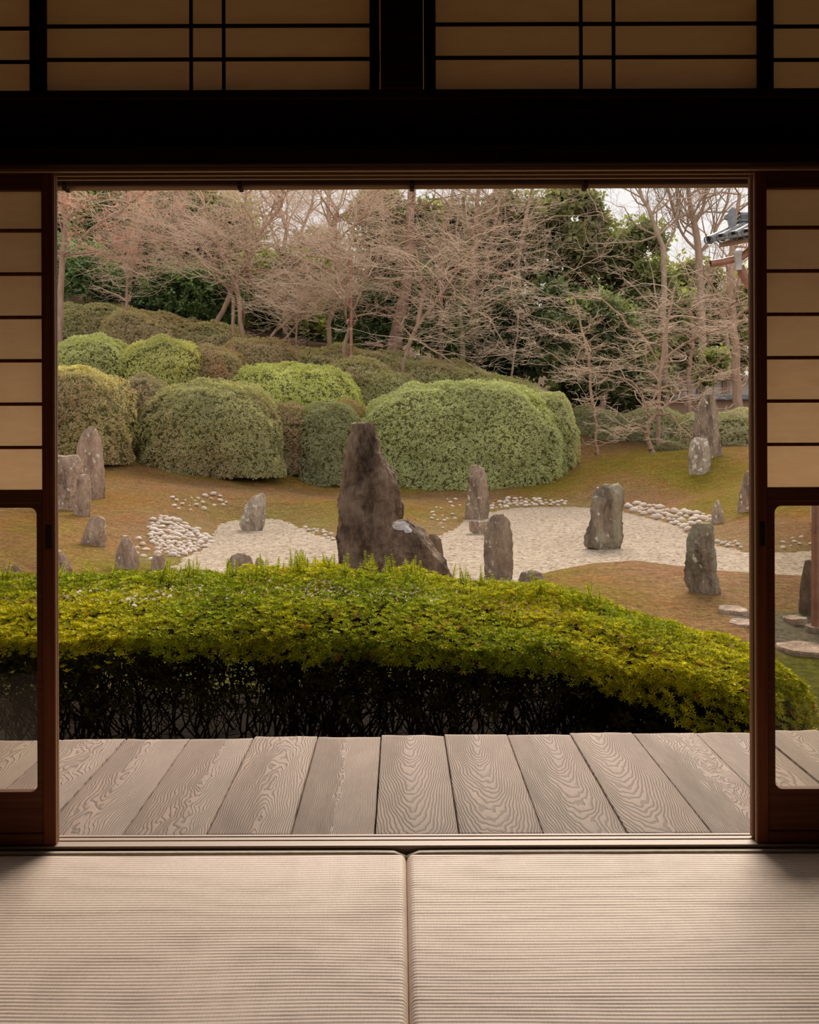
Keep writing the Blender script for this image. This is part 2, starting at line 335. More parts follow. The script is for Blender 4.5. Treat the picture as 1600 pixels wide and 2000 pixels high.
near_g = np.clip((8.2 - YY) / .8, 0, 1)[..., None]; C = C * (1 - near_g) + deep * near_g
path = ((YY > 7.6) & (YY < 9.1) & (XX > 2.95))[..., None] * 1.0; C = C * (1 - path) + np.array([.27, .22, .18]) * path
soil_shade = (np.clip((7.0 - YY) / .5, 0, 1) * np.clip((2.55 - XX) / .25, 0, 1))[..., None] * .98; C = C * (1 - soil_shade) + np.array([.022, .012, .008]) * soil_shade  # soil under hedge and veranda blackened, their shade put into the colour
ny, nx = XX.shape; idx = np.arange(nx * ny).reshape(ny, nx)
Fq = np.stack([idx[:-1, :-1], idx[:-1, 1:], idx[1:, 1:], idx[1:, :-1]], -1).reshape(-1, 4)
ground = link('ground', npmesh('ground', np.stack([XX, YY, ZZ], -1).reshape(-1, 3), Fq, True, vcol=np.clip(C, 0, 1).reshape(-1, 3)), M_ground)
tag(ground, 'ochre and green moss ground rolling up to a wooded hill', kind='structure')

# gravel bed
gx = np.linspace(PP[:, 0].min(), PP[:, 0].max(), 300); gy = np.linspace(PP[:, 1].min(), PP[:, 1].max(), 280)
X2, Y2 = np.meshgrid(gx, gy); S2 = pond_sd(X2, Y2)
Z2 = np.array([noise.fractal(Vector((a * 2.6, b * 3.6, 3)), .5, 2.1, 4) for a, b in zip(X2.ravel(), Y2.ravel())]).reshape(X2.shape) * .016 + GZ
ny, nx = X2.shape; idx = np.arange(nx * ny).reshape(ny, nx)
Fq = np.stack([idx[:-1, :-1], idx[:-1, 1:], idx[1:, 1:], idx[1:, :-1]], -1).reshape(-1, 4)
keep = (S2.ravel()[Fq] < .12).all(1); Fq = Fq[keep]; used = np.unique(Fq); rm = np.full(nx * ny, -1); rm[used] = np.arange(len(used))
V2 = np.stack([X2, Y2, Z2], -1).reshape(-1, 3)[used]
gravel = link('gravel_bed', npmesh('gravel_bed', V2, rm[Fq], True), M_gravel)
tag(gravel, 'pale raked gravel bed winding like a river between moss banks', 'gravel', kind='stuff')

# ------------------------------------------------------------------ room shell
YS = 2.595                                    # room-side face of the sliding doors
def st(name, lst, m, **k):
    o = boxes(name, lst, m, None, k.get('bev', .002)); tag(o, kind='structure'); return o
st('floor', [(-3.3, 3.3, -3.1, 2.50, -.12, -.065)], M_soil, bev=0)
st('ceiling', [(-3.3, 3.3, -3.1, 2.75, 2.62, 2.68)], M_wallpl, bev=0)
st('wall_left', [(-3.36, -3.3, -3.1, 2.75, -.2, 2.68)], M_wallpl, bev=0)
st('wall_right', [(3.3, 3.36, -3.1, 2.75, -.2, 2.68)], M_wallpl, bev=0)
st('wall_back', [(-3.3, 3.3, -3.16, -3.1, -.2, 2.68)], M_wallpl, bev=0)
XL, XR = AX(106, 1000, YS), AX(1478, 1000, YS)     # the inner edges of the two open doors
PW = .92
st('wall_front', [(-3.3, XL - PW - .02, 2.56, 2.66, -.1, 1.745), (XR + PW + .02, 3.3, 2.56, 2.66, -.1, 1.745), (-3.3, 3.3, 2.56, 2.66, 2.42, 2.62)], M_wallpl, bev=0)
# lintel with grooves: three tongues under a beam
t = empty('trim_1', (0, 2.6, 1.75)); tag(t, kind='structure')
boxes('lintel_beam', [(-3.3, 3.3, 2.56, 2.66, 1.765, 1.93)], M_beam, t)
for a, b in ((2.560, 2.574), (2.602, 2.612), (2.640, 2.652)):
    boxes('lintel_tongue', [(-3.3, 3.3, a, b, 1.748, 1.766)], M_rail, t, .001)
boxes('picture_rail', [(-3.3, 3.3, 2.525, 2.560, 1.755, 1.805)], M_beam, t, .003)
boxes('transom_sill', [(-3.3, 3.3, 2.545, 2.66, 1.93, 1.952)], M_beam, t, .002)
boxes('transom_head', [(-3.3, 3.3, 2.555, 2.66, 2.36, 2.42)], M_beam, t, .002)
xa, xb = AX(744, 100, 2.56), AX(826, 100, 2.56)
st('trim_2', [(xa, xb, 2.53, 2.65, 1.95, 2.62)], M_beam)
# threshold with two grooves
t = empty('trim_3', (0, 2.62, 0)); tag(t, kind='structure')
boxes('threshold_base', [(-3.3, 3.3, 2.589, 2.664, -.07, -.0012)], M_sill, t, .001)
for a, b in ((2.588, 2.606), (2.627, 2.637), (2.652, 2.664)):
    boxes('threshold_ridge', [(-3.3, 3.3, a, b, -.004, .0008)], M_sill, t, .001)
boxes('under_sill', [(-3.3, 3.3, 2.60, 2.664, -.6, -.071)], M_beam, t, 0)

# ------------------------------------------------------------------ shoji doors
def glass_frame_mesh(x0, x1, z0, z1, rx0, rx1, rz0, rz1, y0, y1, rad):
    """flat frame ring with rounded inner corners, extruded in y"""
    outer, inner = [], []; n = 6
    cs = [(rx1 - rad, rz1 - rad, 0, x1, z1), (rx0 + rad, rz1 - rad, 90, x0, z1), (rx0 + rad, rz0 + rad, 180, x0, z0), (rx1 - rad, rz0 + rad, 270, x1, z0)]
    for cx, cz, a0, ox, oz in cs:
        for k in range(n + 1):
            a = R(a0 + 90 * k / n); inner.append((cx + rad * math.cos(a), cz + rad * math.sin(a))); outer.append((ox, oz))
    bm = bmesh.new(); m = len(inner)
    L = [[bm.verts.new((p[0], y, p[1])) for p in ring] for y in (y0, y1) for ring in (inner, outer)]
    for k in range(m):
        j = (k + 1) % m
        for q in ((L[0][k], L[1][k], L[1][j], L[0][j]), (L[2][j], L[3][j], L[3][k], L[2][k]), (L[0][j], L[2][j], L[2][k], L[0][k])):
            bm.faces.new(q)
    bmesh.ops.remove_doubles(bm, verts=bm.verts, dist=1e-6); bmesh.ops.recalc_face_normals(bm, faces=bm.faces)
    me = bpy.data.meshes.new('glass_frame'); bm.to_mesh(me); bm.free(); return me

def door(name, side, edge_x, bars, y0, stile_px, glass_in, pt, pb, gt, gb, rail2, board, handle):
    """side -1: left door (its inner edge on the right). Heights as measured pixels."""
    s = side; t = empty(name, (edge_x, y0 + .015, 0)); tag(t, kind='structure'); th = .030
    refpx = 60 if s < 0 else 1540
    z = lambda py: AZ(refpx, py, y0)
    xi = edge_x; xo = edge_x + s * PW
    xs_in = stile_px
    lo = lambda a, b: (min(a, b), max(a, b))
    ztop = 1.764
    boxes('stile', [(*lo(xi, xs_in), y0, y0 + th, .001, ztop)], M_frame, t)
    boxes('stile', [(*lo(xo, xo - s * .035), y0, y0 + th, .001, ztop)], M_frame, t)
    x2 = xo - s * .035
    boxes('top_rail', [(*lo(xs_in, x2), y0 + .002, y0 + th - .002, z(pt), ztop)], M_frameh, t)
    boxes('middle_rail', [(*lo(xs_in, x2), y0 + .001, y0 + th - .001, z(gt) + .012, z(pb))], M_frameh, t)
    for b in bars:
        boxes('muntin', [(*lo(xs_in, x2), y0 + .006, y0 + .017, z(b) - .0045, z(b) + .0045)], M_frame, t, .001)
    ys_ = [pt] + bars + [pb]
    for a, b in zip(ys_[:-1], ys_[1:]):
        boxes('paper_pane', [(*lo(xs_in, x2), y0 + .018, y0 + .0186, z(b), z(a))], M_paper, t, 0)
    me = glass_frame_mesh(*lo(xs_in, x2), z(rail2), z(gt) + .012, *lo(glass_in, x2 - s * .02), z(gb), z(gt), y0 + .004, y0 + .026, .018)
    me.transform(Matrix.Translation(-t.location)); link('glass_frame', me, M_frameh, t)
    boxes('glass_pane', [(*lo(glass_in - s * .004, x2), y0 + .013, y0 + .016, z(gb) - .004, z(gt) + .004)], M_glass, t, 0)
    boxes('base_board', [(*lo(xs_in, x2), y0 + .006, y0 + .02, .03, z(rail2))], M_frameh, t, .001)
    boxes('bottom_rail', [(*lo(xs_in, x2), y0 + .001, y0 + th - .001, .001, .032)], M_frameh, t)
    hx0, hx1, hy0, hy1 = handle
    X0, X1, Z1, Z0 = AX(hx0, hy0, y0), AX(hx1, hy0, y0), AZ(hx0, hy0, y0), AZ(hx0, hy1, y0)
    h = boxes('door_pull', [(X0, X1, y0 - .0015, y0 + .004, Z0, Z1)], M_black, t, .0012)
    return t
d1 = door('door_1', -1, XL, [449, 534, 619, 704, 789, 874], YS, AX(81, 700, YS), AX(71, 1200, YS), 371, 957, 992, 1548, 1572, 0, (89, 101, 1026, 1072))
d2 = door('door_2', 1, XR, [443, 528, 613, 698, 783, 868], YS, AX(1499, 700, YS), AX(1515, 1200, YS), 367, 952, 988, 1542, 1563, 0, (1483, 1494, 1019, 1067))
boxes('lit_meeting_strip', [(XR - .003, XR + .012, YS + .032, YS + .05, .002, 1.764)], M_rail, d2, .002)  # stands for a rear door edge, light on it put into paler wood
boxes('lit_meeting_strip', [(XR + .0, XR + .018, YS + .02, YS + .034, .002, 1.764)], M_rail, d2, .002)

boxes('lit_edge_strip', [(XL - .002, XL + .0015, YS + .003, YS + .013, .002, 1.764)], M_rail, d1, .0005)  # added strips of paler wood paint the daylight on the door edges
boxes('lit_edge_strip', [(XL - .002, XL + .0015, YS + .017, YS + .027, .002, 1.764)], M_rail, d1, .0005)
boxes('lit_edge_strip', [(XR - .0015, XR + .002, YS + .003, YS + .015, .002, 1.764)], M_rail, d2, .0005)

# transom windows (paper lattice above the lintel)
def transom(name, x0, x1, y0, zb, vbars, hz, fl, fr):
    t = empty(name, ((x0 + x1) / 2, y0, zb)); tag(t, kind='structure'); zt = 2.37
    boxes('stile', [(x0 - fl, x0, y0, y0 + .025, 1.95, zt)], M_beam, t)
    boxes('stile', [(x1, x1 + fr, y0, y0 + .025, 1.95, zt)], M_beam, t)
    boxes('bottom_rail', [(x0, x1, y0 + .001, y0 + .024, 1.951, zb)], M_beam, t)
    boxes('top_rail', [(x0, x1, y0 + .001, y0 + .024, 2.34, zt)], M_beam, t)
    for h in hz: boxes('muntin', [(x0, x1, y0 + .005, y0 + .014, h - .0042, h + .0042)], M_beam, t, .001)
    for v in vbars: boxes('muntin', [(v - .0042, v + .0042, y0 + .004, y0 + .0135, zb, 2.34)], M_beam, t, .001)
    X = [x0] + list(vbars) + [x1]; Z = [zb] + list(hz) + [2.34]
    for a, b in zip(X[:-1], X[1:]):
        for c, d in zip(Z[:-1], Z[1:]): boxes('paper_pane', [(a, b, y0 + .0145, y0 + .015, c, d)], M_paper, t, 0)
    return t
yt = 2.57
dz = 65.5 / F * yt
z1 = AZ(400, 177, yt); zr = AZ(1160, 173, yt)
w1 = transom('window_1', AX(88, 100, yt), AX(722, 100, yt), yt, z1, [AX(372, 100, yt), AX(436, 100, yt)], [z1 + dz * k for k in (.97, 1.97, 2.97, 3.97)], .025, .025)
boxes('door_pull', [(AX(731, 110, yt), AX(742, 110, yt), yt - .002, yt + .003, AZ(735, 141, yt), AZ(735, 98, yt))], M_black, w1, .001)
transom('window_2', AX(851, 100, yt), AX(1482, 100, yt), yt, zr, [AX(1136, 100, yt), AX(1200, 100, yt)], [zr + dz * k for k in (.97, 1.97, 2.97, 3.97)], .03, .025)
yr = 2.605
z3 = AZ(30, 182, yr); z4 = AZ(1550, 178, yr); dz = dz * yr / yt
transom('window_3', -1.9, AX(57, 100, yr), yr, z3, [-1.45, -1.37], [z3 + dz * k for k in (.97, 1.97, 2.97, 3.97)], .03, .03)
transom('window_4', AX(1512, 100, yr), 1.95, yr, z4, [1.45, 1.53], [z4 + dz * k for k in (.97, 1.97, 2.97, 3.97)], .03, .03)
st('trim_4', [(-3.3, -1.93, 2.57, 2.65, 1.95, 2.37), (1.98, 3.3, 2.57, 2.65, 1.95, 2.37)], M_wallpl)

# ------------------------------------------------------------------ tatami
def tatami(x0, x1, label, seam):
    yA, yB, top = 2.561, .66, -.0085
    pitch = .0123; per = 5; nr = int((yA - yB) / pitch)
    ysn = np.linspace(yA, yB, nr * per + 1)
    dxs = np.r_[0, .0005, .002, .005, .010, .018, .03]
    xs_ = np.r_[x0 + dxs, np.linspace(x0 + .05, x1 - .05, 32), x1 - dxs[::-1]]
    Xg, Yg = np.meshgrid(xs_, ysn)
    warp = np.array([noise.noise(Vector((a * 2.2, b * 3, x0))) for a, b in zip(Xg.ravel(), Yg.ravel())]).reshape(Xg.shape)
    ph = (yA - Yg) / pitch + warp * .9
    e = np.minimum(Xg - x0, x1 - Xg); rib = np.abs(np.sin(np.pi * ph)) ** .5
    amp = .0022 * (1 + .25 * warp)
    Zg = top + (rib - 1) * amp - .016 * np.clip(1 - e / .016, 0, 1) ** 2.6 + warp * .0015
    Zg = Zg - .010 * np.clip(1 - (yA - Yg) / .010, 0, 1) ** 2
    Yg = Yg - .012 * np.clip(1 - e / .02, 0, 1) ** 2 * 0
    V = [np.stack([Xg, Yg, Zg], -1).reshape(-1, 3)]
    ny, nx = Xg.shape; idx = np.arange(nx * ny).reshape(ny, nx)
    Fs = [np.stack([idx[:-1, :-1], idx[1:, :-1], idx[1:, 1:], idx[:-1, 1:]], -1).reshape(-1, 4)]
    # skirts and underside
    per_i = np.r_[idx[0, :], idx[1:, -1], idx[-1, ::-1][1:], idx[::-1, 0][1:-1]]
    P = V[0][per_i].copy(); P[:, 2] = -.065; base = nx * ny; V.append(P); n = len(per_i); k = np.arange(n); j = (k + 1) % n
    Fs.append(np.stack([per_i[k], per_i[j], base + j, base + k], -1))
    V = np.concatenate(V); o0 = Vector(((x0 + x1) / 2, (yA + yB) / 2, -.065)); V = V - np.array(o0)
    t = empty('tatami_mat', o0); tag(t, label, 'tatami', 'woven rush tatami mats')
    link('rush_surface', npmesh('rush_surface', V, np.concatenate(Fs), True), M_tatami, t)
    # plain rolled end against the threshold
    n = 60; X = np.linspace(x0, x1, n); rows = []
    e = np.minimum(X - x0, x1 - X); drop = .010 * np.clip(1 - e / .03, 0, 1) ** 2; bow = .004 * np.clip(1 - e / .12, 0, 1) ** 1.5
    for yy, zz in ((2.562, -.0135), (2.5625, -.008), (2.567, -.0066), (2.579, -.0070), (2.584, -.010), (2.586, -.03), (2.586, -.065), (2.562, -.065)):
        rows.append(np.stack([X, np.full(n, yy) - bow, zz - drop * (zz > -.05)], -1))
    V = np.stack(rows).reshape(-1, 3) - np.array(o0); idx = np.arange(8 * n).reshape(8, n)
    Fq = np.stack([idx[:-1, :-1], idx[:-1, 1:], idx[1:, 1:], idx[1:, :-1]], -1).reshape(-1, 4)
    link('end_band', npmesh('end_band', V, Fq, True), M_band, t)
SX = .0135
tatami(SX - 1.9, SX - .0005, 'pale ribbed tatami mat left of the floor seam, before the open doors', 1)
tatami(SX + .0005, SX + 1.9, 'pale ribbed tatami mat right of the floor seam, before the open doors', 0)

# ------------------------------------------------------------------ veranda of weathered planks
ver = empty('veranda', (0, 2.665, 0)); tag(ver, 'veranda of weathered planks', kind='structure')
rnd = random.Random(4)
pw = .2268; xb0 = -.0705
#            pith_x  taper  pith_z wave rings
GR = {-9: (.02, .05, .02, .06, 130), -8: (-.03, .06, .02, .06, 130), -7: (.03, -.05, .06, .05, 140), -6: (.0, .07, .0, .06, 120), -5: (.02, .05, .03, .09, 130),
      -4: (-.02, -.03, .06, .07, 150), -3: (.02, -.06, .05, .13, 120), -2: (.01, .08, .01, .10, 120), -1: (-.01, -.03, .01, .10, 190),
      0: (-.01, -.10, .11, .04, 150), 1: (-.01, -.10, .12, .05, 150), 2: (.02, -.09, .12, .05, 160), 3: (-.03, -.11, .13, .04, 160), 4: (.05, .03, .03, .14, 170),
      5: (.02, -.06, .08, .08, 150), 6: (.0, -.06, .09, .07, 150), 7: (.0, .06, .02, .06, 140), 8: (.02, .06, .02, .06, 140)}
for k in range(-9, 9):
    xa_ = xb0 + k * pw - .0 ; gap = .0035 + rnd.random() * .002
    x0, x1 = xa_ + gap / 2, xa_ + pw - gap / 2; w = x1 - x0
    nx, ny = 17, 40; yend = 3.578 + .03 * xa_ + rnd.uniform(-.006, .010)
    U, T = np.meshgrid(np.r_[-1, -.985, np.linspace(-.96, .96, 13), .985, 1], np.linspace(0, 1, ny))
    cup = rnd.uniform(-.0015, .0015); tw = rnd.uniform(-.0015, .0015); zt = -.006 + rnd.uniform(-.002, .002)
    Y0 = 2.664
    endw = np.array([noise.noise(Vector((u * 1.6 + k * 7, 0, 0))) * .008 + noise.noise(Vector((u * 14 + k * 3, 2, 0))) * .0022 for u in U[0]])
    Xp = U * w / 2; Yp = T * (yend - Y0) + endw[None] * T ** 8
    edge = -.0008 * (np.abs(U) > .99) - .0035 * (T > .995)
    Zp = zt + cup * (U ** 2 - .5) * T + tw * U * T + edge
    wig = np.array([noise.noise(Vector((k * 5., t_ * 6, 1))) * .0012 for t_ in np.linspace(0, 1, ny)])
    Xp = Xp + wig[:, None] * (np.abs(U) > .99)
    V = np.stack([Xp, Yp, Zp], -1).reshape(-1, 3); idx = np.arange(nx * ny).reshape(ny, nx)
    per_i = np.r_[idx[0, :], idx[1:, -1], idx[-1, ::-1][1:], idx[::-1, 0][1:-1]]; P = V[per_i].copy(); P[:, 2] = -.04
    n = len(per_i); kk = np.arange(n); jj = (kk + 1) % n; b = nx * ny
    Fs = np.concatenate([np.stack([idx[:-1, :-1], idx[:-1, 1:], idx[1:, 1:], idx[1:, :-1]], -1).reshape(-1, 4), np.stack([per_i[jj], per_i[kk], b + kk, b + jj], -1)])
    me = npmesh('plank', np.concatenate([V, P]), Fs, False)
    o = link('plank', me, M_plank, ver, ((x0 + x1) / 2, 0, 0))
    for key, v in zip(('pith_x', 'taper', 'pith_z', 'wave', 'rings'), GR[k]): o[key] = float(v) * (1.25 if key == 'rings' else 1)
    o['seed'] = k * 3.71
boxes('joist', [(-2.2, 1.9, 2.74, 2.82, -.14, -.041)], M_beam, ver); boxes('joist', [(-2.2, 1.9, 3.40, 3.48, -.14, -.041)], M_beam, ver)
for x in (-2.0, -.9, .2, 1.3):
    boxes('veranda_post', [(x, x + .09, 3.395, 3.485, -.61, -.14)], M_beam, ver)

# ------------------------------------------------------------------ eaves over the veranda
ev = empty('eaves', (0, 5.2, 2.35)); tag(ev, 'deep eaves over the veranda', kind='structure')
YE = 5.2; zE = AZ(780, 353, 5.2); SL = .25; zL = AZ(780, 366, 5.23)
def slope_box(name, x0, x1, ya, yb, zoff, th, m):
    # board following the roof slope from the eave edge to the wall
    V = [(x, y, zE + (YE - y) * SL + zoff + h) for h in (0, th) for y in (ya, yb) for x in (x0, x1)]
    V = np.array(V) - np.array(ev.location); Fq = [(0, 2, 3, 1), (4, 5, 7, 6), (0, 1, 5, 4), (2, 6, 7, 3), (0, 4, 6, 2), (1, 3, 7, 5)]
    return link(name, npmesh(name, V, Fq), m, ev)
slope_box('roof_boards', -3.6, 3.6, 2.4, YE + .05, .05, .06, M_eave)
for k in range(-8, 10):
    x = AX(298, 345, YE) + k * (172 / F * YE); slope_box('rafter', x - .022, x + .022, 2.66, YE - .01, 0, .05, M_rail)
boxes('fascia', [(-3.6, 3.6, YE, YE + .03, zL + .012, zE + .12)], M_beam, ev)
def tube_np(P, Rr, n=8):
    """tube along points P with radii Rr"""
    P = np.asarray(P, float); m = len(P); V = []
    up0 = np.array([0, 0, 1.0])
    for i in range(m):
        d = P[min(i + 1, m - 1)] - P[max(i - 1, 0)]; d /= np.linalg.norm(d) + 1e-9
        u = up0 if abs(d[2]) < .9 else np.array([1.0, 0, 0]); a = np.cross(d, u); a /= np.linalg.norm(a); b = np.cross(d, a)
        th = np.arange(n) / n * 2 * np.pi; V.append(P[i] + Rr[i] * (np.cos(th)[:, None] * a + np.sin(th)[:, None] * b))
    V = np.concatenate(V); Fs = []
    for i in range(m - 1):
        k = np.arange(n); j = (k + 1) % n; Fs.append(np.stack([i * n + k, i * n + j, (i + 1) * n + j, (i + 1) * n + k], -1))
    return V, np.concatenate(Fs)
def tube(name, P, Rr, m, parent=None, n=8):
    if isinstance(Rr, (int, float)): Rr = [Rr] * len(P)
    V, Fc = tube_np(P, Rr, n)
    if parent is not None: V = V - np.array(parent.location)
    return link(name, npmesh(name, V, Fc, True), m, parent)
tube('gutter', [(-3.6, YE + .055, zL + .006), (3.6, YE + .055, zL + .016)], .015, M_rail, ev, 10)
for px in (125, 468, 805, 1145):
    x = AX(px, 365, YE); boxes('gutter_bracket', [(x - .012, x + .012, YE + .0, YE + .075, zL - .012, zL + .03)], M_beam, ev, .003)

# ------------------------------------------------------------------ rocks
def rock(name, label, ol, Y, m, seed=0, depth=.75, facets=6, rough_=.055, nr=44, na=56, group=None, sink=.12, cat='rock', hs=1.0, flat=False):
    rs = random.Random(seed); ol = sorted(ol)
    pys = np.array([o[0] for o in ol], float)
    L = np.array([AX(o[1], o[0], Y) for o in ol]); Rt = np.array([AX(o[2], o[0], Y) for o in ol]); Z = np.array([AZ((o[1] + o[2]) / 2, o[0], Y) for o in ol])
    xc0, zb = (L[-1] + Rt[-1]) / 2, Z[-1]; g = gz(xc0, Y); zbase = min(zb, max(g, GZ) if g > GZ - .2 and pond_sd(np.array([xc0]), np.array([Y]))[0] > 0 else GZ) - sink
    zz = np.concatenate([[zbase], Z[::-1]]); LL = np.concatenate([[L[-1]], L[::-1]]); RR = np.concatenate([[Rt[-1]], Rt[::-1]])
    tz = np.linspace(0, 1, nr); zr_ = zz[0] + (zz[-1] - zz[0]) * tz
    l = np.interp(zr_, zz, LL); r = np.interp(zr_, zz, RR); wmax = (RR - LL).max() / 2
    pl = []; a = rs.uniform(0, 6.28)
    for i in range(facets):
        pl.append((a + (i + rs.uniform(-.32, .32)) * 2 * math.pi / facets, rs.uniform(.72, 1.0), rs.uniform(-.25, .25), rs.uniform(-.35, .35)))
    th = np.arange(na) / na * 2 * np.pi; V = []
    for i in range(nr):
        rr = np.full(na, 1.25)
        for (p, d, sh, tw) in pl:
            c = np.cos(th - p - tw * (tz[i] - .5)); dd = d + sh * (tz[i] - .5) + .05 * math.sin(tz[i] * 9 + p * 5)
            rr = np.minimum(rr, np.where(c > .05, dd / np.maximum(c, .05), 9))
        x = rr * np.cos(th); y = rr * np.sin(th)
        x = (x - x.min()) / (x.max() - x.min()) * 2 - 1
        cx, hw = (l[i] + r[i]) / 2, (r[i] - l[i]) / 2
        hd = (hw * .55 + wmax * .45 * min(1, (1 - tz[i]) * 4 + .25)) * depth
        V.append(np.stack([cx + x * hw, y * hd, np.full(na, zr_[i])], -1))
    V = np.array(V)
    # broken faces: planes that shear the camera-ward and top bulges flat
    for c_ in range(13):
        a_ = -math.pi / 2 + rs.uniform(-1.25, 1.25) if c_ % 4 else rs.uniform(0, 6.28); el_ = rs.uniform(-.25, .55); nn_ = np.array([math.cos(a_) * math.cos(el_), math.sin(a_) * math.cos(el_), math.sin(el_) * .6]); nn_ /= np.linalg.norm(nn_)
        ctr = np.array([xc0, Y, zr_[int(nr * rs.uniform(.1, .9))]]); dd_ = (V - ctr) @ nn_; near_ = np.abs(V[..., 2] - ctr[2]) < wmax * 1.6; wt_ = np.clip(1 - (np.abs(V[..., 2] - ctr[2]) / (wmax * 1.9)) ** 3, 0, 1)
        lim = dd_[near_].max() - wmax * rs.uniform(.10, .26); V = V - (np.maximum(dd_ - lim, 0) * wt_ * .92)[..., None] * nn_ * np.array([.35, 1, .5])
    # relief: large planes, cracks and grain pushed along the ring normal
    cen = V.mean(1, keepdims=True); out = V - cen; ln = np.linalg.norm(out, axis=-1, keepdims=True) + 1e-6; out = out / ln
    for i in range(nr):
        for j in range(na):
            p = Vector(V[i, j]) / max(wmax, .05); q = Vector((p.x * 1.3 + seed, p.y * 1.3, p.z * .8))
            d = noise.fractal(q * 1.4, .5, 2.2, 5) * rough_ * 1.15 - abs(noise.noise(Vector((p.x * 2.2 + seed * 3, p.y * 2.2, p.z * .9)))) ** .6 * rough_ * .6 + noise.noise(q * 7) * rough_ * .25
            V[i, j] += out[i, j] * d * wmax
            if i > nr * .75: V[i, j, 2] += noise.noise(q * 2.2 + Vector((9, 9, 9))) * wmax * .16 * min(1, (r[i] - l[i]) / wmax)
    base = Vector((xc0, Y, zbase)); Vv = V.reshape(-1, 3) - np.array([base.x, 0, base.z])
    top = Vv[-na:].mean(0) + np.array([0, 0, .02 * wmax]); bot = Vv[:na].mean(0)
    idx = np.arange(nr * na).reshape(nr, na); k = np.arange(na); j = (k + 1) % na
    Q = [np.stack([idx[i, k], idx[i, j], idx[i + 1, j], idx[i + 1, k]], -1) for i in range(nr - 1)]
    nt = nr * na
    Q.append(np.stack([idx[-1, k], idx[-1, j], np.full(na, nt), np.full(na, nt)], -1)); Q = np.concatenate(Q)
    Vv = np.concatenate([Vv, [top]])
    bm = bmesh.new(); vs_ = [bm.verts.new(v) for v in Vv]
    for q in Q:
        q = list(dict.fromkeys(int(a) for a in q)); bm.faces.new([vs_[a] for a in q])
    for f in bm.faces: f.smooth = True
    bmesh.ops.recalc_face_normals(bm, faces=bm.faces)
    me = bpy.data.meshes.new(name); bm.to_mesh(me); bm.free()
    try: me.set_sharp_from_angle(angle=R(24))
    except Exception: pass
    o = link(name, me, m, None, base); tag(o, label, cat, group or {'standing stone': 'standing stones of the rock garden', 'rock': 'low rocks of the rock garden'}.get(cat)); return o

rock('standing_stone', 'tallest dark brown standing stone in the middle, rising behind the near hedge', [(825, 700, 722), (829, 688, 732), (838, 682, 736), (852, 680, 738), (862, 682, 741), (880, 676, 745), (900, 671, 756), (920, 668, 768), (940, 665, 777), (970, 664, 785), (1000, 661, 788), (1050, 658, 788), (1110, 655, 788), (1135, 655, 788)], 12.2, M_rockdark, 1, .7, 7, .085, 90, 90, cat='standing stone')
rk = rock('leaning_boulder', 'squat blackish boulder with pale lichen caps against the tallest stone', [(1016, 775, 797), (1021, 764, 814), (1035, 755, 828), (1050, 751, 836), (1070, 750, 850), (1090, 750, 868), (1110, 748, 880), (1140, 745, 892)], 11.4, M_rockdark, 12, .7, 6, .07, 70, 70, cat='boulder')
rock('flat_topped_rock', 'small dark angular rock just right of the squat blackish boulder', [(1044, 838, 850), (1052, 836, 863), (1075, 838, 867), (1110, 838, 868)], 12.4, M_rockdark, 5, .6, 5, .04, 30, 40)
rock('standing_stone', 'slim grey standing stone on the gravel edge, below the long green bush', [(909, 920, 936), (915, 918, 944), (925, 917, 950), (945, 914, 954), (970, 910, 957), (1000, 907, 956), (1013, 908, 954)], 20.1, M_rock, 6, .6, 6, .05, group=None, cat='standing stone')
rock('low_rock', 'low wedge shaped rock lying at the foot of the slim grey stone', [(1018, 915, 952), (1026, 914, 958), (1038, 918, 960), (1046, 930, 960)], 16.9, M_rockpink, 7, .7, 5, .04, 24, 40)
rock('standing_stone', 'round shouldered grey standing stone in the gravel, right of the tallest stone', [(1004, 968, 983), (1010, 958, 990), (1020, 951, 996), (1040, 947, 1001), (1070, 946, 1004), (1100, 946, 1003), (1134, 947, 1001)], 11.4, M_rock, 8, .65, 7, .06, 60, 60, cat='standing stone')
rock('standing_stone', 'broad flat topped grey stone standing alone in the right gravel', [(948, 1174, 1213), (953, 1165, 1219), (962, 1160, 1222), (980, 1154, 1223), (1000, 1149, 1222), (1030, 1141, 1220), (1058, 1135, 1217), (1068, 1142, 1214), (1073, 1165, 1210)], 14.6, M_rockgreen, 9, .6, 6, .075, 60, 60, cat='standing stone')
rock('standing_stone', 'tall rounded brown stone at the crest of the right moss mound', [(772, 1378, 1396), (780, 1368, 1401), (795, 1360, 1404), (830, 1353, 1406), (860, 1349, 1410), (885, 1352, 1413), (895, 1362, 1410)], 26.0, M_rock, 10, .5, 6, .05, cat='standing stone')
rock('standing_stone', 'pale greenish stone in front of the tall crest stone', [(855, 1355, 1376), (862, 1348, 1384), (880, 1345, 1390), (905, 1343, 1392), (925, 1346, 1391), (933, 1352, 1386)], 24.6, M_rockpale, 11, .6, 6, .05, cat='standing stone')
rock('pointed_rock', 'small pale pointed rock on the right shore among white pebbles', [(977, 1399, 1404), (985, 1394, 1409), (1000, 1390, 1414), (1018, 1388, 1419), (1030, 1389, 1421)], 18.2, M_rockpale, 13, .7, 6, .07, 30, 40)
rock('standing_stone', 'leaning dark grey stone half hidden by the right door edge', [(920, 1458, 1468), (935, 1451, 1474), (960, 1444, 1480), (985, 1439, 1484), (1012, 1434, 1489)], 18.7, M_rock, 14, .6, 6, .05, cat='standing stone')
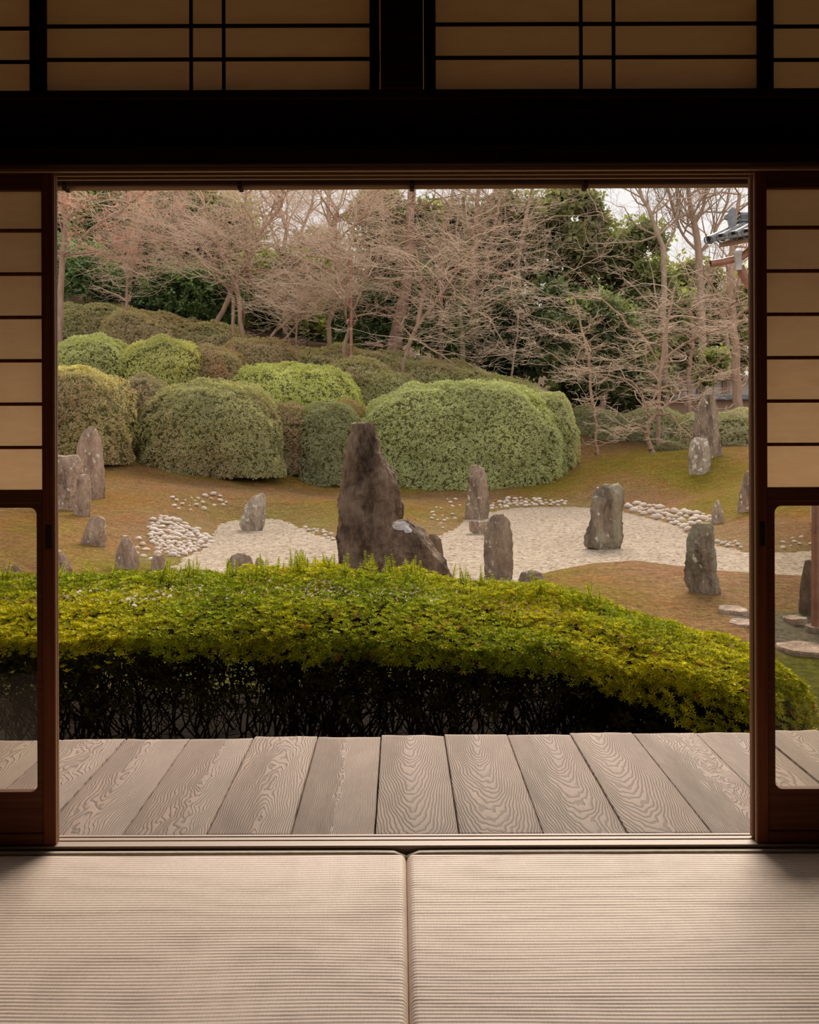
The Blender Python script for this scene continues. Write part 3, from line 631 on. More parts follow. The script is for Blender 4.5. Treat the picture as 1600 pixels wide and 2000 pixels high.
rock('standing_stone', 'green grey layered stone on the near right moss mound', [(1022, 1354, 1388), (1030, 1346, 1396), (1045, 1341, 1399), (1065, 1338, 1400), (1090, 1335, 1402), (1120, 1333, 1408), (1145, 1337, 1414), (1163, 1344, 1418), (1172, 1358, 1412)], 9.9, M_rockgreen, 15, .6, 6, .085, 80, 80, cat='standing stone')
rock('standing_stone', 'tall pointed stone spotted with white lichen, furthest left group', [(833, 177, 184), (843, 160, 190), (858, 149, 197), (880, 146, 200), (920, 148, 203), (950, 155, 203), (976, 165, 203)], 18.6, M_rockpink, 16, .5, 5, .05, cat='standing stone')
rock('broad_boulder', 'broad pinkish boulder in front of the lichen spotted stone', [(892, 105, 151), (900, 102, 157), (925, 98, 163), (960, 98, 166), (1005, 100, 166)], 17.0, M_rockpink, 17, .6, 6, .09, 60, 60, cat='boulder')
rock('ribbed_rock', 'ribbed reddish rock tucked against the right of the pinkish boulder', [(927, 158, 172), (938, 152, 177), (960, 150, 179), (990, 148, 179), (1011, 140, 178)], 16.4, M_rockpink, 18, .6, 6, .09, 40, 50)
rock('squat_rock', 'squat grey speckled rock below the ribbed reddish rock', [(1008, 180, 196), (1014, 172, 205), (1030, 165, 208), (1050, 158, 208), (1062, 153, 206), (1075, 172, 204)], 13.8, M_rockpink, 19, .7, 6, .06, 40, 50)
rock('peaked_rock', 'peaked grey rock behind the hedge, left of the pebble bank', [(1046, 240, 251), (1054, 236, 256), (1066, 230, 262), (1082, 224, 271), (1105, 221, 274), (1120, 221, 275)], 12.2, M_rockpink, 20, .7, 6, .06, 44, 50)
rock('small_rock', 'small square grey rock at the lower end of the pebble bank', [(1084, 298, 321), (1092, 295, 323), (1112, 294, 324)], 12.2, M_rockpink, 21, .8, 5, .05, 20, 36)
rock('sloping_rock', 'low reddish rock beside the left door stile behind the hedge', [(1076, 106, 120), (1090, 98, 130), (1112, 92, 140)], 11.7, M_rockpink, 22, .8, 5, .06, 24, 40)
rock('small_rock', 'grey rock seen through the left door glass', [(1104, 20, 34), (1115, 8, 44), (1130, 2, 50)], 11.0, M_rockpink, 23, .8, 5, .06, 24, 40)
rock('domed_rock', 'smooth domed grey rock peeping over the hedge in the left gravel', [(1081, 463, 478), (1086, 452, 488), (1095, 446, 494), (1108, 443, 498), (1130, 441, 500)], 11.4, M_rock, 24, .8, 9, .03, 30, 50)
rock('small_rock', 'little dark rock touching the right side of the domed rock', [(1089, 502, 511), (1097, 498, 516), (1128, 496, 518)], 11.5, M_rock, 25, .8, 7, .03, 20, 36)
rock('wedge_stone', 'wedge shaped two tone stone standing in the left gravel', [(963, 507, 516), (970, 496, 519), (982, 482, 520), (995, 474, 520), (1010, 469, 518), (1025, 467, 517), (1036, 474, 512)], 17.7, M_rockpale, 26, .6, 5, .05, 44, 50, cat='standing stone')
rock('rough_rock', 'rough low rock on the tip of the near right moss mound', [(1114, 1032, 1046), (1119, 1018, 1060), (1130, 1013, 1067), (1150, 1012, 1070)], 10.8, M_rock, 27, .8, 7, .12, 26, 44)
rock('garden_rock', 'dark upright rock beside the copper downpipe', [(1094, 1573, 1584), (1104, 1569, 1586), (1130, 1565, 1590), (1190, 1560, 1594)], 9.0, M_rockdark, 28, .7, 6, .06, 30, 40)
# lichen caps on the squat boulder follow its surface
dg = bpy.context.evaluated_depsgraph_get()
def lichen(px, py, rx, ry, seed):
    ro = Vector((0, 0, CZ)); inv = rk.matrix_world.inverted() if False else Matrix.Translation(-rk.location)
    c = at(px, py, 1).xyz; d = (Vector((c.x, c.y, c.z)) - ro).normalized()
    pts = []; rs = random.Random(seed)
    from mathutils.bvhtree import BVHTree
    tree = BVHTree.FromPolygons([v.co.copy() for v in rk.data.vertices], [tuple(p.vertices) for p in rk.data.polygons])
    def shoot(qx, qy):
        c = at(qx, qy, 1); d = (c - ro).normalized(); h = tree.ray_cast(inv @ ro, d)
        return (h[0] + h[1] * .006) if h[0] is not None else None
    n = 22; ring = [1 + .22 * noise.noise(Vector((math.cos(a) * 2, math.sin(a) * 2, seed))) for a in np.linspace(0, 2 * math.pi, n, endpoint=False)]
    V = []; K = 6
    for r_ in range(K + 1):
        for i in range(n):
            a = 2 * math.pi * i / n; f = r_ / K * ring[i]; p = shoot(px + rx * f * math.cos(a), py + ry * f * math.sin(a)); V.append(p)
    bm = bmesh.new(); vv = [bm.verts.new(p) if p is not None else None for p in V]
    for r_ in range(K):
        for i in range(n):
            q = [vv[r_ * n + i], vv[r_ * n + (i + 1) % n], vv[(r_ + 1) * n + (i + 1) % n], vv[(r_ + 1) * n + i]]
            if None not in q: bm.faces.new(q)
    bmesh.ops.remove_doubles(bm, verts=bm.verts, dist=1e-5); bmesh.ops.recalc_face_normals(bm, faces=bm.faces)
    me = bpy.data.meshes.new('lichen_patch'); bm.to_mesh(me); bm.free(); link('lichen_patch', me, M_lichen, rk)
M_lichen = mat_simple('lichen', (.42, .38, .36), .95, .15, 25)
lichen(783, 1027, 16, 9, 3); lichen(797, 1036, 8, 5.5, 8)

# flat edging stones by the path on the right
def slab(name, label, px0, px1, py, Y, h, m, seed, dep=.35):
    p0, p1 = at(px0, py, Y), at(px1, py, Y); w = (p1.x - p0.x) / 2; rs = random.Random(seed); n = 16; V = []
    zg = gz((p0.x + p1.x) / 2, Y)
    for kk, (sc, z) in enumerate(((1, -.06), (1.0, h * .55), (.97, h * .95), (.7, h))):
        for i in range(n):
            a = 2 * math.pi * i / n; rr = sc * (1 + .34 * noise.noise(Vector((math.cos(a) * 1.5, math.sin(a) * 1.5, seed))))
            V.append((w * rr * math.cos(a), dep * rr * math.sin(a), z + .01 * noise.noise(Vector((a * 2, z * 9, seed)))))
    V.append((0, 0, h)); Fq = []
    bm = bmesh.new(); vv = [bm.verts.new(v) for v in V]
    for kk in range(3):
        for i in range(n): bm.faces.new((vv[kk * n + i], vv[kk * n + (i + 1) % n], vv[(kk + 1) * n + (i + 1) % n], vv[(kk + 1) * n + i]))
    for i in range(n): bm.faces.new((vv[3 * n + i], vv[3 * n + (i + 1) % n], vv[4 * n]))
    me = bpy.data.meshes.new(name); bm.to_mesh(me); bm.free()
    o = link(name, me, m, None, ((p0.x + p1.x) / 2, Y, zg)); tag(o, label, 'stone', 'flat stones along the path'); return o
slab('edging_stone', 'flat pale edging stone against the right door stile, above the hedge', 1405, 1460, 1200, 9.0, .035, M_rockpink, 1, .18)
slab('edging_stone', 'flat grey edging stone nearest the hedge beside the right door stile', 1425, 1490, 1222, 8.5, .03, M_rockpink, 2, .15)
slab('edging_stone', 'long pale edging stone seen through the right door glass', 1518, 1622, 1262, 7.7, .035, M_rockpink, 3, .22)
slab('edging_stone', 'flat stone beyond the path in the right door glass', 1530, 1572, 1218, 8.75, .03, M_rockpink, 4, .12)
slab('edging_stone', 'low dark stone left of the copper downpipe foot', 1562, 1590, 1192, 9.3, .09, M_rock, 6, .12)
slab('base_stone', 'round base stone under the copper downpipe', 1572, 1616, 1226, 8.35, .05, M_rock, 5, .1)
xp = AX(1593, 1100, 8.35); zp = gz(xp, 8.35) + .045
dp = empty('downpipe', (xp, 8.35, zp)); tag(dp, 'round copper downpipe standing on a base stone in the right door glass', 'downpipe')
tube('pipe', [(xp, 8.35, zp), (xp + .02, 8.35, 2.6)], .036, M_copper, dp, 14)
for z in (.28, -.3): tube('pipe_joint', [(xp, 8.35, z - .008), (xp, 8.35, z + .008)], .039, M_copper, dp, 14)

# ------------------------------------------------------------------ pebbles
rp_ = random.Random(11)
peb_me = []
for s in range(6):
    bm = bmesh.new(); bmesh.ops.create_icosphere(bm, subdivisions=2, radius=1)
    for v in bm.verts:
        v.co *= 1 + .22 * noise.noise(v.co * 1.1 + Vector((s * 7, 0, 0))); v.co.z *= .62; v.co.y *= .8
    for f in bm.faces: f.smooth = True
    me = bpy.data.meshes.new('pebble'); bm.to_mesh(me); bm.free(); me.materials.append(M_pebble); peb_me.append(me)
def pebbles(label, spots, group=None):
    P0 = hit(*spots[0][:2]); t = empty('pebble_bank', P0); tag(t, label, 'pebbles', group or 'pebble banks along the gravel')
    for px, py, w in spots:
        P = hit(px, py); s = w / F * P.y / 2
        o = link('pebble', rp_.choice(peb_me), None, t, P - P0 + Vector((0, 0, s * .22)))
        o.scale = (s, s * rp_.uniform(.7, 1.1), s * rp_.uniform(.8, 1.1)); o.rotation_euler = (rp_.uniform(-.2, .2), rp_.uniform(-.25, .25), rp_.uniform(-.6, .6))
def scatter(n, poly, wmin, wmax, mind):
    out = []; tries = 0; P = np.array(poly, float)
    while len(out) < n and tries < 8000:
        tries += 1; x = rp_.uniform(P[:, 0].min(), P[:, 0].max()); y = rp_.uniform(P[:, 1].min(), P[:, 1].max())
        A, B = P, np.roll(P, -1, 0)
        c = ((A[:, 1] > y) != (B[:, 1] > y)) & (x < (B[:, 0] - A[:, 0]) * (y - A[:, 1]) / (B[:, 1] - A[:, 1] + 1e-9) + A[:, 0])
        if c.sum() % 2 == 0: continue
        if any((x - a) ** 2 + ((y - b) * 1.9) ** 2 < (mind * (w + 8) / 20) ** 2 for a, b, w in out): continue
        out.append((x, y, rp_.uniform(wmin, wmax)))
    return out
pebbles('dense bank of white pebbles on the left slope above the gravel', scatter(215, [(294, 1018), (318, 1010), (350, 1018), (384, 1035), (412, 1050), (412, 1065), (385, 1078), (345, 1090), (315, 1078), (296, 1055), (290, 1035)], 9, 19, 8.2))
pebbles('loose trail of pebbles below the peaked grey rock on the left', scatter(16, [(262, 1052), (300, 1060), (320, 1090), (292, 1100), (268, 1085)], 10, 22, 15))
pebbles('few scattered white pebbles high on the left moss slope', scatter(22, [(335, 972), (370, 975), (430, 965), (448, 990), (400, 1000), (350, 1000), (330, 985)], 6, 14, 14))
pebbles('small pebbles along the left gravel edge beside the tallest stone', scatter(14, [(592, 1030), (625, 1032), (652, 1046), (652, 1056), (615, 1046)], 6, 12, 9))
pebbles('small pebbles on the moss spit between tallest and slim stone', scatter(18, [(840, 1000), (880, 968), (902, 985), (904, 1008), (880, 1030), (845, 1035)], 5, 11, 10))
pebbles('row of pebbles at the far gravel edge right of the slim stone', scatter(44, [(958, 982), (1000, 972), (1110, 980), (1110, 988), (1000, 990), (958, 996)], 6, 13, 9))
pebbles('white pebbles along the right shore behind the broad grey stone', scatter(70, [(1225, 984), (1262, 984), (1300, 995), (1385, 1008), (1392, 1020), (1345, 1040), (1300, 1018), (1226, 998)], 8, 22, 9))
pebbles('handful of white pebbles on moss near the right door edge', scatter(9, [(1400, 1058), (1446, 1058), (1448, 1070), (1408, 1068)], 6, 13, 10))
pebbles('few pebbles on the shore seen through the right door glass', scatter(8, [(1520, 1050), (1585, 1045), (1585, 1070), (1520, 1074)], 6, 12, 14))

# ------------------------------------------------------------------ leafy things
def whorl(nleaf, length, width, up, inner=0, seed=0):
    rs = np.random.RandomState(seed); V, Fc = [], []; k = 0
    for ring, (n, s, el) in enumerate(((nleaf, 1.0, up), (inner, .65, up + 35))):
        for i in range(n):
            a = 2 * math.pi * (i + .3 * rs.rand() + ring * .5) / max(n, 1); e = R(el + rs.uniform(-10, 10)); L_ = length * s * rs.uniform(.85, 1.1)
            d = np.array([math.cos(a) * math.cos(e), math.sin(a) * math.cos(e), math.sin(e)]); sd_ = np.array([-math.sin(a), math.cos(a), 0])
            mid = d * L_ * .55 + np.array([0, 0, .06 * L_]); tip = d * L_ - np.array([0, 0, .08 * L_])
            V += [d * .02 * L_, mid + sd_ * width / 2 * s, tip, mid - sd_ * width / 2 * s]; Fc.append((k, k + 1, k + 2, k + 3)); k += 4
    return np.array(V), np.array(Fc)
def scatter_mesh(name, P, N, S, templ, cols, rs, jitter=.5):
    """copy templ to points P with axis N, scale S"""
    P = np.asarray(P); n = len(P); N = N + rs.normal(0, jitter, N.shape); N /= np.linalg.norm(N, axis=1, keepdims=True) + 1e-9
    r = rs.normal(0, 1, N.shape); A = np.cross(N, r); A /= np.linalg.norm(A, axis=1, keepdims=True) + 1e-9; B = np.cross(N, A)
    V, Fc = templ; W_ = (V[None, :, 0, None] * A[:, None] + V[None, :, 1, None] * B[:, None] + V[None, :, 2, None] * N[:, None]) * S[:, None, None] + P[:, None]
    FF = (Fc[None] + (np.arange(n) * len(V))[:, None, None]).reshape(-1, Fc.shape[1])
    cc = np.repeat(cols, len(Fc), 0) * rs.uniform(.85, 1.15, (n * len(Fc), 1))
    return npmesh(name, W_.reshape(-1, 3), FF, False, col=np.clip(cc, 0, 1))

# near azalea hedge ----------------------------------------------------------
HT = [(-250, 1128), (0, 1132), (200, 1128), (350, 1124), (500, 1108), (650, 1110), (800, 1118), (900, 1134), (1000, 1146), (1100, 1160), (1200, 1182), (1300, 1208), (1400, 1238), (1480, 1262), (1530, 1292), (1562, 1345)]
HB = [(-250, 1270), (0, 1258), (300, 1258), (600, 1270), (900, 1288), (1100, 1312), (1250, 1372), (1350, 1412), (1562, 1560)]   # lower rim of the front foliage
def hedge_rows(u):                       # u = pixel along the hedge at mid depth
    yb = 6.15 - .55 * np.clip((u - 900) / 600, 0, 1); yf = 4.62 + .02 * np.clip((u - 900) / 600, 0, 1)
    endr = np.clip((1566 - u) / 110, 0.02, 1) ** .5
    yc = (yb + yf) / 2; hd = (yb - yf) / 2 * (.35 + .65 * endr)
    pt = np.interp(u, [a for a, _ in HT], [b for _, b in HT]); pb = np.interp(u, [a for a, _ in HB], [b for _, b in HB])
    yk = yc + .45 * hd                    # depth of the silhouette line
    zt_ = CZ - ((pt - VY) + ROLL * (u - VX)) / F * yk; zb_ = CZ - (pb - VY) / F * yf
    return yc, hd, zt_, np.maximum(zb_, -.56)
def hedge_surface(u, ph):
    yc, hd, zt_, zb_ = hedge_rows(u)
    s, c = np.sin(ph), np.cos(ph); e = 2 / (2.45 + .9 * np.clip((u - 1000) / 300, 0, 1))
    y = yc - hd * np.sign(c) * np.abs(c) ** e; zz = zb_ + (zt_ - zb_) * np.sign(s) * np.abs(s) ** e
    zz = np.where(y > yc + .3 * hd, zz, zz) + .0
    tilt = .10 * (y - yc - .45 * hd); zz = zz + tilt * np.clip(s, 0, 1) * (hd > .4) + .012
    x = (u - VX) / F * yc
    return np.stack([x, y, zz], -1)
rs = np.random.RandomState(5)
n = 25000; u = rs.uniform(-260, 1564, n)
_t = np.linspace(-.25, math.pi * .93, 900); _q = np.stack([-.78 * np.sign(np.cos(_t)) * np.abs(np.cos(_t)) ** .8, .34 * np.sign(np.sin(_t)) * np.abs(np.sin(_t)) ** .8], -1)
_l = np.r_[0, np.cumsum(np.linalg.norm(np.diff(_q, axis=0), axis=1))]; ph = np.interp(rs.uniform(0, _l[-1], n), _l, _t)     # even cover along the rounded profile

P = hedge_surface(u, ph); P2 = hedge_surface(u + 4, ph); P3 = hedge_surface(u, ph + .03)
N = np.cross(P2 - P, P3 - P); N /= np.linalg.norm(N, axis=1, keepdims=True) + 1e-9; N[N[:, 2] < -.6] *= -1
lump = np.array([noise.noise(Vector(p * 3.2)) + .5 * noise.noise(Vector(p * 8)) for p in P])
inn = rs.exponential(.022, n) + (rs.rand(n) < .28) * rs.uniform(.02, .09, n); P = P + N * (lump * .055 - inn)[:, None]
Nn = N * .55 + np.array([0, 0, .65]); 
hue = np.array([noise.noise(Vector(p * 1.6 + np.array([3, 1, 7]))) for p in P]) + rs.normal(0, .25, n)
c_y = np.array([.40, .37, .018]); c_g = np.array([.20, .25, .018]); c_b = np.array([.30, .13, .05])
hh = np.clip(.5 + hue, 0, 1)[:, None]; cols = c_g * (1 - hh) + c_y * hh; br = rs.rand(n) < .012; cols[br] = c_b
hedge = empty('azalea_hedge', (0, 5.3, -.58)); tag(hedge, 'long low clipped azalea hedge just beyond the veranda, bright yellow green', 'hedge')
fo = link('foliage', scatter_mesh('foliage', P - np.array(hedge.location), Nn, rs.uniform(.8, 1.25, n), whorl(6, .0265, .0072, 34, 3, 1), cols * rs.uniform(.6, 1.3, (n, 1)), rs, .3), M_hedge, hedge)
tag(fo, kind='stuff')
# upright shoots
shoots = []
for i in range(75):
    uc = rs.uniform(-100, 1400) if i % 3 == 0 else rs.uniform(-80, 1120); pc = rs.uniform(1.7, 2.2) if i % 3 else rs.uniform(.9, 2.0)
    for j in range(rs.randint(1, 6)): shoots.append((uc + rs.normal(0, 11), pc + rs.normal(0, .06)))
Ps, Ns, Ss = [], [], []; SV = []; SF = []; off = 0
for uu, phh in shoots:
    p = hedge_surface(np.array([uu]), np.array([phh]))[0]; L_ = rs.uniform(.015, .105) if phh > 1.7 else rs.uniform(.02, .05); d = np.array([rs.normal(0, .2), rs.normal(0, .2), 1.0]); d /= np.linalg.norm(d)
    k = max(3, int(L_ / .010))
    for j in range(k):
        Ps.append(p + d * L_ * j / (k - 1)); Ns.append(d); Ss.append((.95 - .5 * j / (k - 1)) * rs.uniform(.85, 1.15))
    V, Fc = tube_np([p - d * .05, p + d * L_], [.0016, .001], 4); SV.append(V); SF.append(Fc + off); off += len(V)
Ps = np.array(Ps); cs = np.tile(np.array([.34, .36, .03]), (len(Ps), 1)) * rs.uniform(.7, 1.1, (len(Ps), 1))
sh = link('young_shoots', scatter_mesh('young_shoots', Ps - np.array(hedge.location), np.array(Ns), np.array(Ss), whorl(5, .031, .0085, 42, 0, 2), cs, rs, .08), M_hedge, hedge); tag(sh, kind='stuff')
o = link('shoot_stems', npmesh('shoot_stems', np.concatenate(SV) - np.array(hedge.location), np.concatenate(SF)), M_stem, hedge); tag(o, kind='stuff')
# inner stems: crooked, fanning up from the ground
SV, SF, off = [], [], 0; prs = random.Random(8)
def add_tube(P, Rr, n=5):
    global off
    V, Fc = tube_np(P, Rr, n); SV.append(V); SF.append(Fc + off); off += len(V)
for i in range(210):
    uu = prs.uniform(-240, 1430); yc, hd, zt_, zb_ = [float(a) for a in hedge_rows(np.array([uu]))]
    x = (uu - VX) / F * yc; y = yc + prs.uniform(-.45, .5) * hd * 1.0; p = Vector((x, y, -.62)); dx = prs.uniform(-.35, .35); dy = prs.uniform(-.25, .25)
    for fork in range(prs.choice((2, 3, 4))):
        q = p.copy(); P = [tuple(q)]; ddx, ddy = dx + prs.uniform(-.5, .5), dy + prs.uniform(-.4, .4); H = zt_ - .20 - q.z; k = 9
        for s in range(k):
            q = q + Vector((ddx * H / k + prs.uniform(-.045, .045), ddy * H / k + prs.uniform(-.045, .045), H / k)); P.append(tuple(q))
        r0 = prs.uniform(.003, .0085); add_tube(P, [r0 * (1 - .75 * s / k) for s in range(k + 1)])
        for tw in range(7):
            s0 = Vector(P[prs.randint(2, 6)]); d = Vector((prs.uniform(-1, 1), prs.uniform(-1, 1), prs.uniform(.0, .8))) * prs.uniform(.06, .18)
            add_tube([tuple(s0), tuple(s0 + d * .5 + Vector((0, 0, -.01))), tuple(s0 + d)], [.0022, .0017, .001], 4)
o = link('branches', npmesh('branches', np.concatenate(SV) - np.array(hedge.location), np.concatenate(SF), True), M_stem, hedge); tag(o, kind='stuff')
# sparse leaves inside, the shade under the hedge put into their dark colour
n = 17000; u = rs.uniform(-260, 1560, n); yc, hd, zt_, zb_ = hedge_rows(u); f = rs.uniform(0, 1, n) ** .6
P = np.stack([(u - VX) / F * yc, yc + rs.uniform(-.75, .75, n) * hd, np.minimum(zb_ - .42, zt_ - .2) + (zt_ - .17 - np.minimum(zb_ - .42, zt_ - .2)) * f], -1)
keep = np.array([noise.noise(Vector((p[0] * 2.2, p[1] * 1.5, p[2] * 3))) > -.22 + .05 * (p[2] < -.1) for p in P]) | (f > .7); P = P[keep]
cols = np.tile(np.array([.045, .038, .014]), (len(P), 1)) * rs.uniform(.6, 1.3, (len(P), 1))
o = link('shade_leaves', scatter_mesh('shade_leaves', P - np.array(hedge.location), np.tile([0, 0, 1.], (len(P), 1)), rs.uniform(1.1, 1.7, len(P)), whorl(4, .030, .014, 20, 0, 3), cols, rs, .6), M_hedge, hedge); tag(o, kind='stuff')

# clipped bushes on the slope ------------------------------------------------
TW = whorl(3, .058, .034, 32, 0, 4)
def bush(label, x0, x1, top, base, Y, col, dep=1.4, col2=None, e=3.0, dens=580, seed=0, patch=0.0, ls=1.0, name='azalea_bush', lean=0, spotc=None):
    pb = at((x0 + x1) / 2, base, Y); rx = (x1 - x0) / 2 / F * (Y + dep * .6); zt_ = AZ((x0 + x1) / 2, top, Y + dep * .75); cx = AX((x0 + x1) / 2, base, Y + dep * .6)
    cy = Y + dep; g = min(gz(cx, Y + .3), gz(cx, cy), pb.z); zb_ = g - .05; rz = zt_ - zb_
    r_ = np.random.RandomState(seed + 100)
    area = 2 * (rx * dep * 2 + (rx + dep) * rz * 1.6); n = int(area * dens / 2)
    v = r_.normal(0, 1, (n, 3)); v[:, 2] = np.abs(v[:, 2]); v[:, 1] -= .35
    v /= np.linalg.norm(v, axis=1, keepdims=True); v = v[(v[:, 1] < .55) | (v[:, 2] > .6)]; n = len(v)
    # superellipsoid
    k = (np.abs(v) ** e).sum(1) ** (-1 / e); D = v * k[:, None]
    Nn = np.sign(D) * np.abs(D) ** (e - 1) / np.array([rx, dep, rz]); Nn /= np.linalg.norm(Nn, axis=1, keepdims=True) + 1e-9
    P = D * np.array([rx, dep, rz])
    wp = P + np.array([cx, cy, zb_]); lu = np.array([noise.noise(Vector(p * .75)) * 1.2 + noise.noise(Vector(p * 1.9)) * .7 + noise.noise(Vector(p * 4.5)) * .35 for p in wp])
    P = P + Nn * ((lu * .20) - r_.exponential(.035, n))[:, None]; P[:, 2] += lean * P[:, 0]
    mute = lambda c: .68 * np.array([.70 * c[0] + .22 * c[1], .06 * c[0] + .94 * c[1], c[2] * .95]) + .32 * np.array([.150, .170, .072])
    c1 = mute(col); c2 = mute(col2 if col2 else tuple(a * .75 for a in col))
    h = np.clip(.5 + .9 * np.array([noise.noise(Vector(p * .9 + np.array([5, 5, 5]))) for p in wp]) + r_.normal(0, .18, n), 0, 1)[:, None]
    cols = c1 * h + c2 * (1 - h)
    if patch:
        q = np.array([noise.noise(Vector(p * .8 + np.array([50, 5, 5]))) for p in wp]) + r_.normal(0, .12, n) > .38 - patch; cols[q] = cols[q] * .5 + mute(spotc or (.16, .105, .058)) * .5
    t = empty(name, (cx, cy, zb_)); tag(t, label, 'bush', 'clipped azalea bushes on the slope')
    o = link('foliage', scatter_mesh('foliage', P, Nn + np.array([0, 0, .35]), r_.uniform(.7, 1.35, n) * ls, TW, cols, r_, .4), M_leaf, t); tag(o, kind='stuff')
    # woody inner mass
    nu, nv = 28, 12; V = []
    for j in range(nv + 1):
        b = j / nv * math.pi / 2
        for i in range(nu):
            a = 2 * math.pi * i / nu; d = np.array([math.cos(a) * math.cos(b), math.sin(a) * math.cos(b), math.sin(b)]); d = d * (np.abs(d) ** e).sum() ** (-1 / e)
            p = d * np.array([rx, dep, rz]); w = p + np.array([cx, cy, zb_]); l_ = noise.noise(Vector(w * .75)) * 1.2 + noise.noise(Vector(w * 1.9)) * .7
            p = p * (1 - .13 / max(rz, .5)) + d * (l_ * .20 - .08); p[2] += lean * p[0]; V.append(p)
    idx = np.arange((nv + 1) * nu).reshape(nv + 1, nu); k_ = np.arange(nu); j_ = (k_ + 1) % nu
    Q = np.concatenate([np.stack([idx[i, k_], idx[i, j_], idx[i + 1, j_], idx[i + 1, k_]], -1) for i in range(nv)])
    link('branches', npmesh('branches', V, Q, True), M_core, t)
G1 = (.125, .155, .052); G2 = (.085, .115, .045); YG = (.21, .25, .065); OL = (.14, .135, .060); BR = (.17, .105, .062); DK = (.055, .080, .038)
bush('olive azalea bush at the far left behind the lichen spotted stone', 40, 244, 718, 905, 22.5, (.17, .165, .058), 1.3, (.14, .10, .05), seed=1, patch=.12)
bush('grey brown azalea bush with a rusty flank, second from left', 204, 322, 732, 905, 24.6, (.115, .115, .062), 1.2, (.10, .08, .05), seed=2, patch=.18, spotc=(.16, .07, .045))
bush('wide rounded green bush left of the tallest stone', 258, 556, 744, 925, 23.8, (.135, .155, .058), 1.8, (.095, .105, .045), seed=3, patch=.06)
bush('small bright green sprig bush at the foot of the grey brown bush', 208, 252, 850, 896, 23.8, (.17, .24, .05), .5, (.12, .17, .04), seed=30)
bush('rusty brown bush between the wide bush and the dark green one', 505, 612, 790, 924, 25.4, (.17, .105, .055), 1.2, (.10, .085, .04), seed=4)
bush('dark green bush just left of the tallest stone', 572, 720, 792, 925, 25.2, (.085, .115, .050), 1.3, (.06, .085, .035), seed=5)
bush('longest and largest green bush, right of the tallest stone', 676, 1112, 748, 938, 25.6, (.165, .225, .085), 2.2, (.115, .165, .065), seed=6, e=3.0, patch=.0)
bush('pale green end of the long bush, beside the mossy clearing', 1020, 1126, 770, 912, 27.0, (.18, .22, .10), 1.4, (.13, .17, .07), seed=7)
bush('light green dome bush at the left edge of the second row', 70, 250, 656, 770, 27.5, (.18, .235, .075), 1.5, (.12, .16, .055), seed=8)
bush('yellow green dome bush, second in the middle row', 225, 400, 664, 770, 28.0, (.225, .26, .065), 1.5, (.14, .17, .05), seed=9)
bush('brown bush between the yellow green dome and the bright green bush', 360, 480, 676, 790, 28.6, (.165, .115, .062), 1.5, (.13, .11, .05), seed=10, patch=.1, spotc=(.24, .09, .05))
bush('brightest green wide bush in the middle row', 432, 712, 708, 830, 28.0, (.23, .29, .075), 1.8, (.15, .20, .055), seed=11)
bush('brown topped bush above the dark green bush', 630, 725, 785, 850, 26.8, (.18, .11, .055), .9, (.12, .09, .04), seed=12)
bush('grey green mid slope bush behind the longest bush', 630, 840, 724, 850, 29.5, (.145, .165, .065), 1.8, (.12, .12, .055), seed=13)
bush('low spreading azalea at the top left of the slope', 40, 300, 594, 720, 33.0, (.14, .165, .068), 3.4, (.135, .115, .06), seed=14, dens=420, lean=-.07, ls=1.1, e=3.4)
bush('brownish azalea mass behind the thin pale sapling', 190, 400, 612, 720, 31.5, (.15, .145, .068), 3.0, (.15, .11, .062), seed=25, dens=420, lean=-.15, ls=1.1, e=3.4, patch=.04)
bush('dull green azalea mass under the leaning trunks', 300, 500, 634, 740, 32.0, (.135, .145, .062), 3.2, (.15, .105, .06), seed=15, dens=420, lean=-.12, ls=1.1, e=3.4)
bush('reddish brown azalea left of the slope centre', 420, 600, 664, 760, 30.6, (.14, .13, .062), 2.6, (.15, .09, .05), seed=16, dens=420, patch=.06, lean=-.06, ls=1.1, e=3.2)
bush('long olive azalea mass under the central trees', 520, 830, 684, 790, 31.5, (.13, .155, .062), 3.2, (.145, .125, .06), seed=17, dens=420, lean=-.03, ls=1.1, e=3.6)
bush('dull azalea behind the right half of the brightest bush', 600, 790, 705, 800, 29.8, (.14, .16, .064), 2.0, (.15, .115, .06), seed=26, dens=420, ls=1.1, e=3.2, patch=.03)
bush('sloping olive azalea mass right of the big cedar trunk', 730, 980, 706, 810, 31.0, (.135, .16, .065), 2.8, (.15, .12, .06), seed=18, dens=420, lean=-.08, ls=1.1, e=3.4)
bush('lower right end of the slope azaleas under twiggy branches', 880, 1100, 738, 850, 30.2, (.15, .19, .075), 2.4, (.13, .14, .06), seed=19, dens=420, lean=-.08, ls=1.1, e=3.2)
bush('shaded low bush behind the thin leaning tree on the right', 1085, 1260, 790, 892, 30.6, (.10, .125, .055), 1.6, (.06, .07, .035), seed=20, e=2.2)
bush('soft grey green bush behind the small bare maple', 1170, 1365, 800, 890, 31.0, (.14, .16, .085), 1.5, (.10, .12, .06), seed=21, e=2.2)
bush('pale feathery bush left of the tall crest stone', 1315, 1390, 812, 886, 30.2, (.16, .18, .09), 1.0, (.12, .14, .07), seed=22, e=2.0)
bush('pale green bush at the right, behind the tall crest stone', 1385, 1530, 800, 886, 30.0, (.17, .19, .10), 1.2, (.13, .15, .08), seed=23, e=2.2)
bush('dark low bush at the foot of the small bare maple', 1270, 1352, 858, 884, 28.8, (.05, .062, .028), .6, (.05, .04, .025), seed=24, e=2)

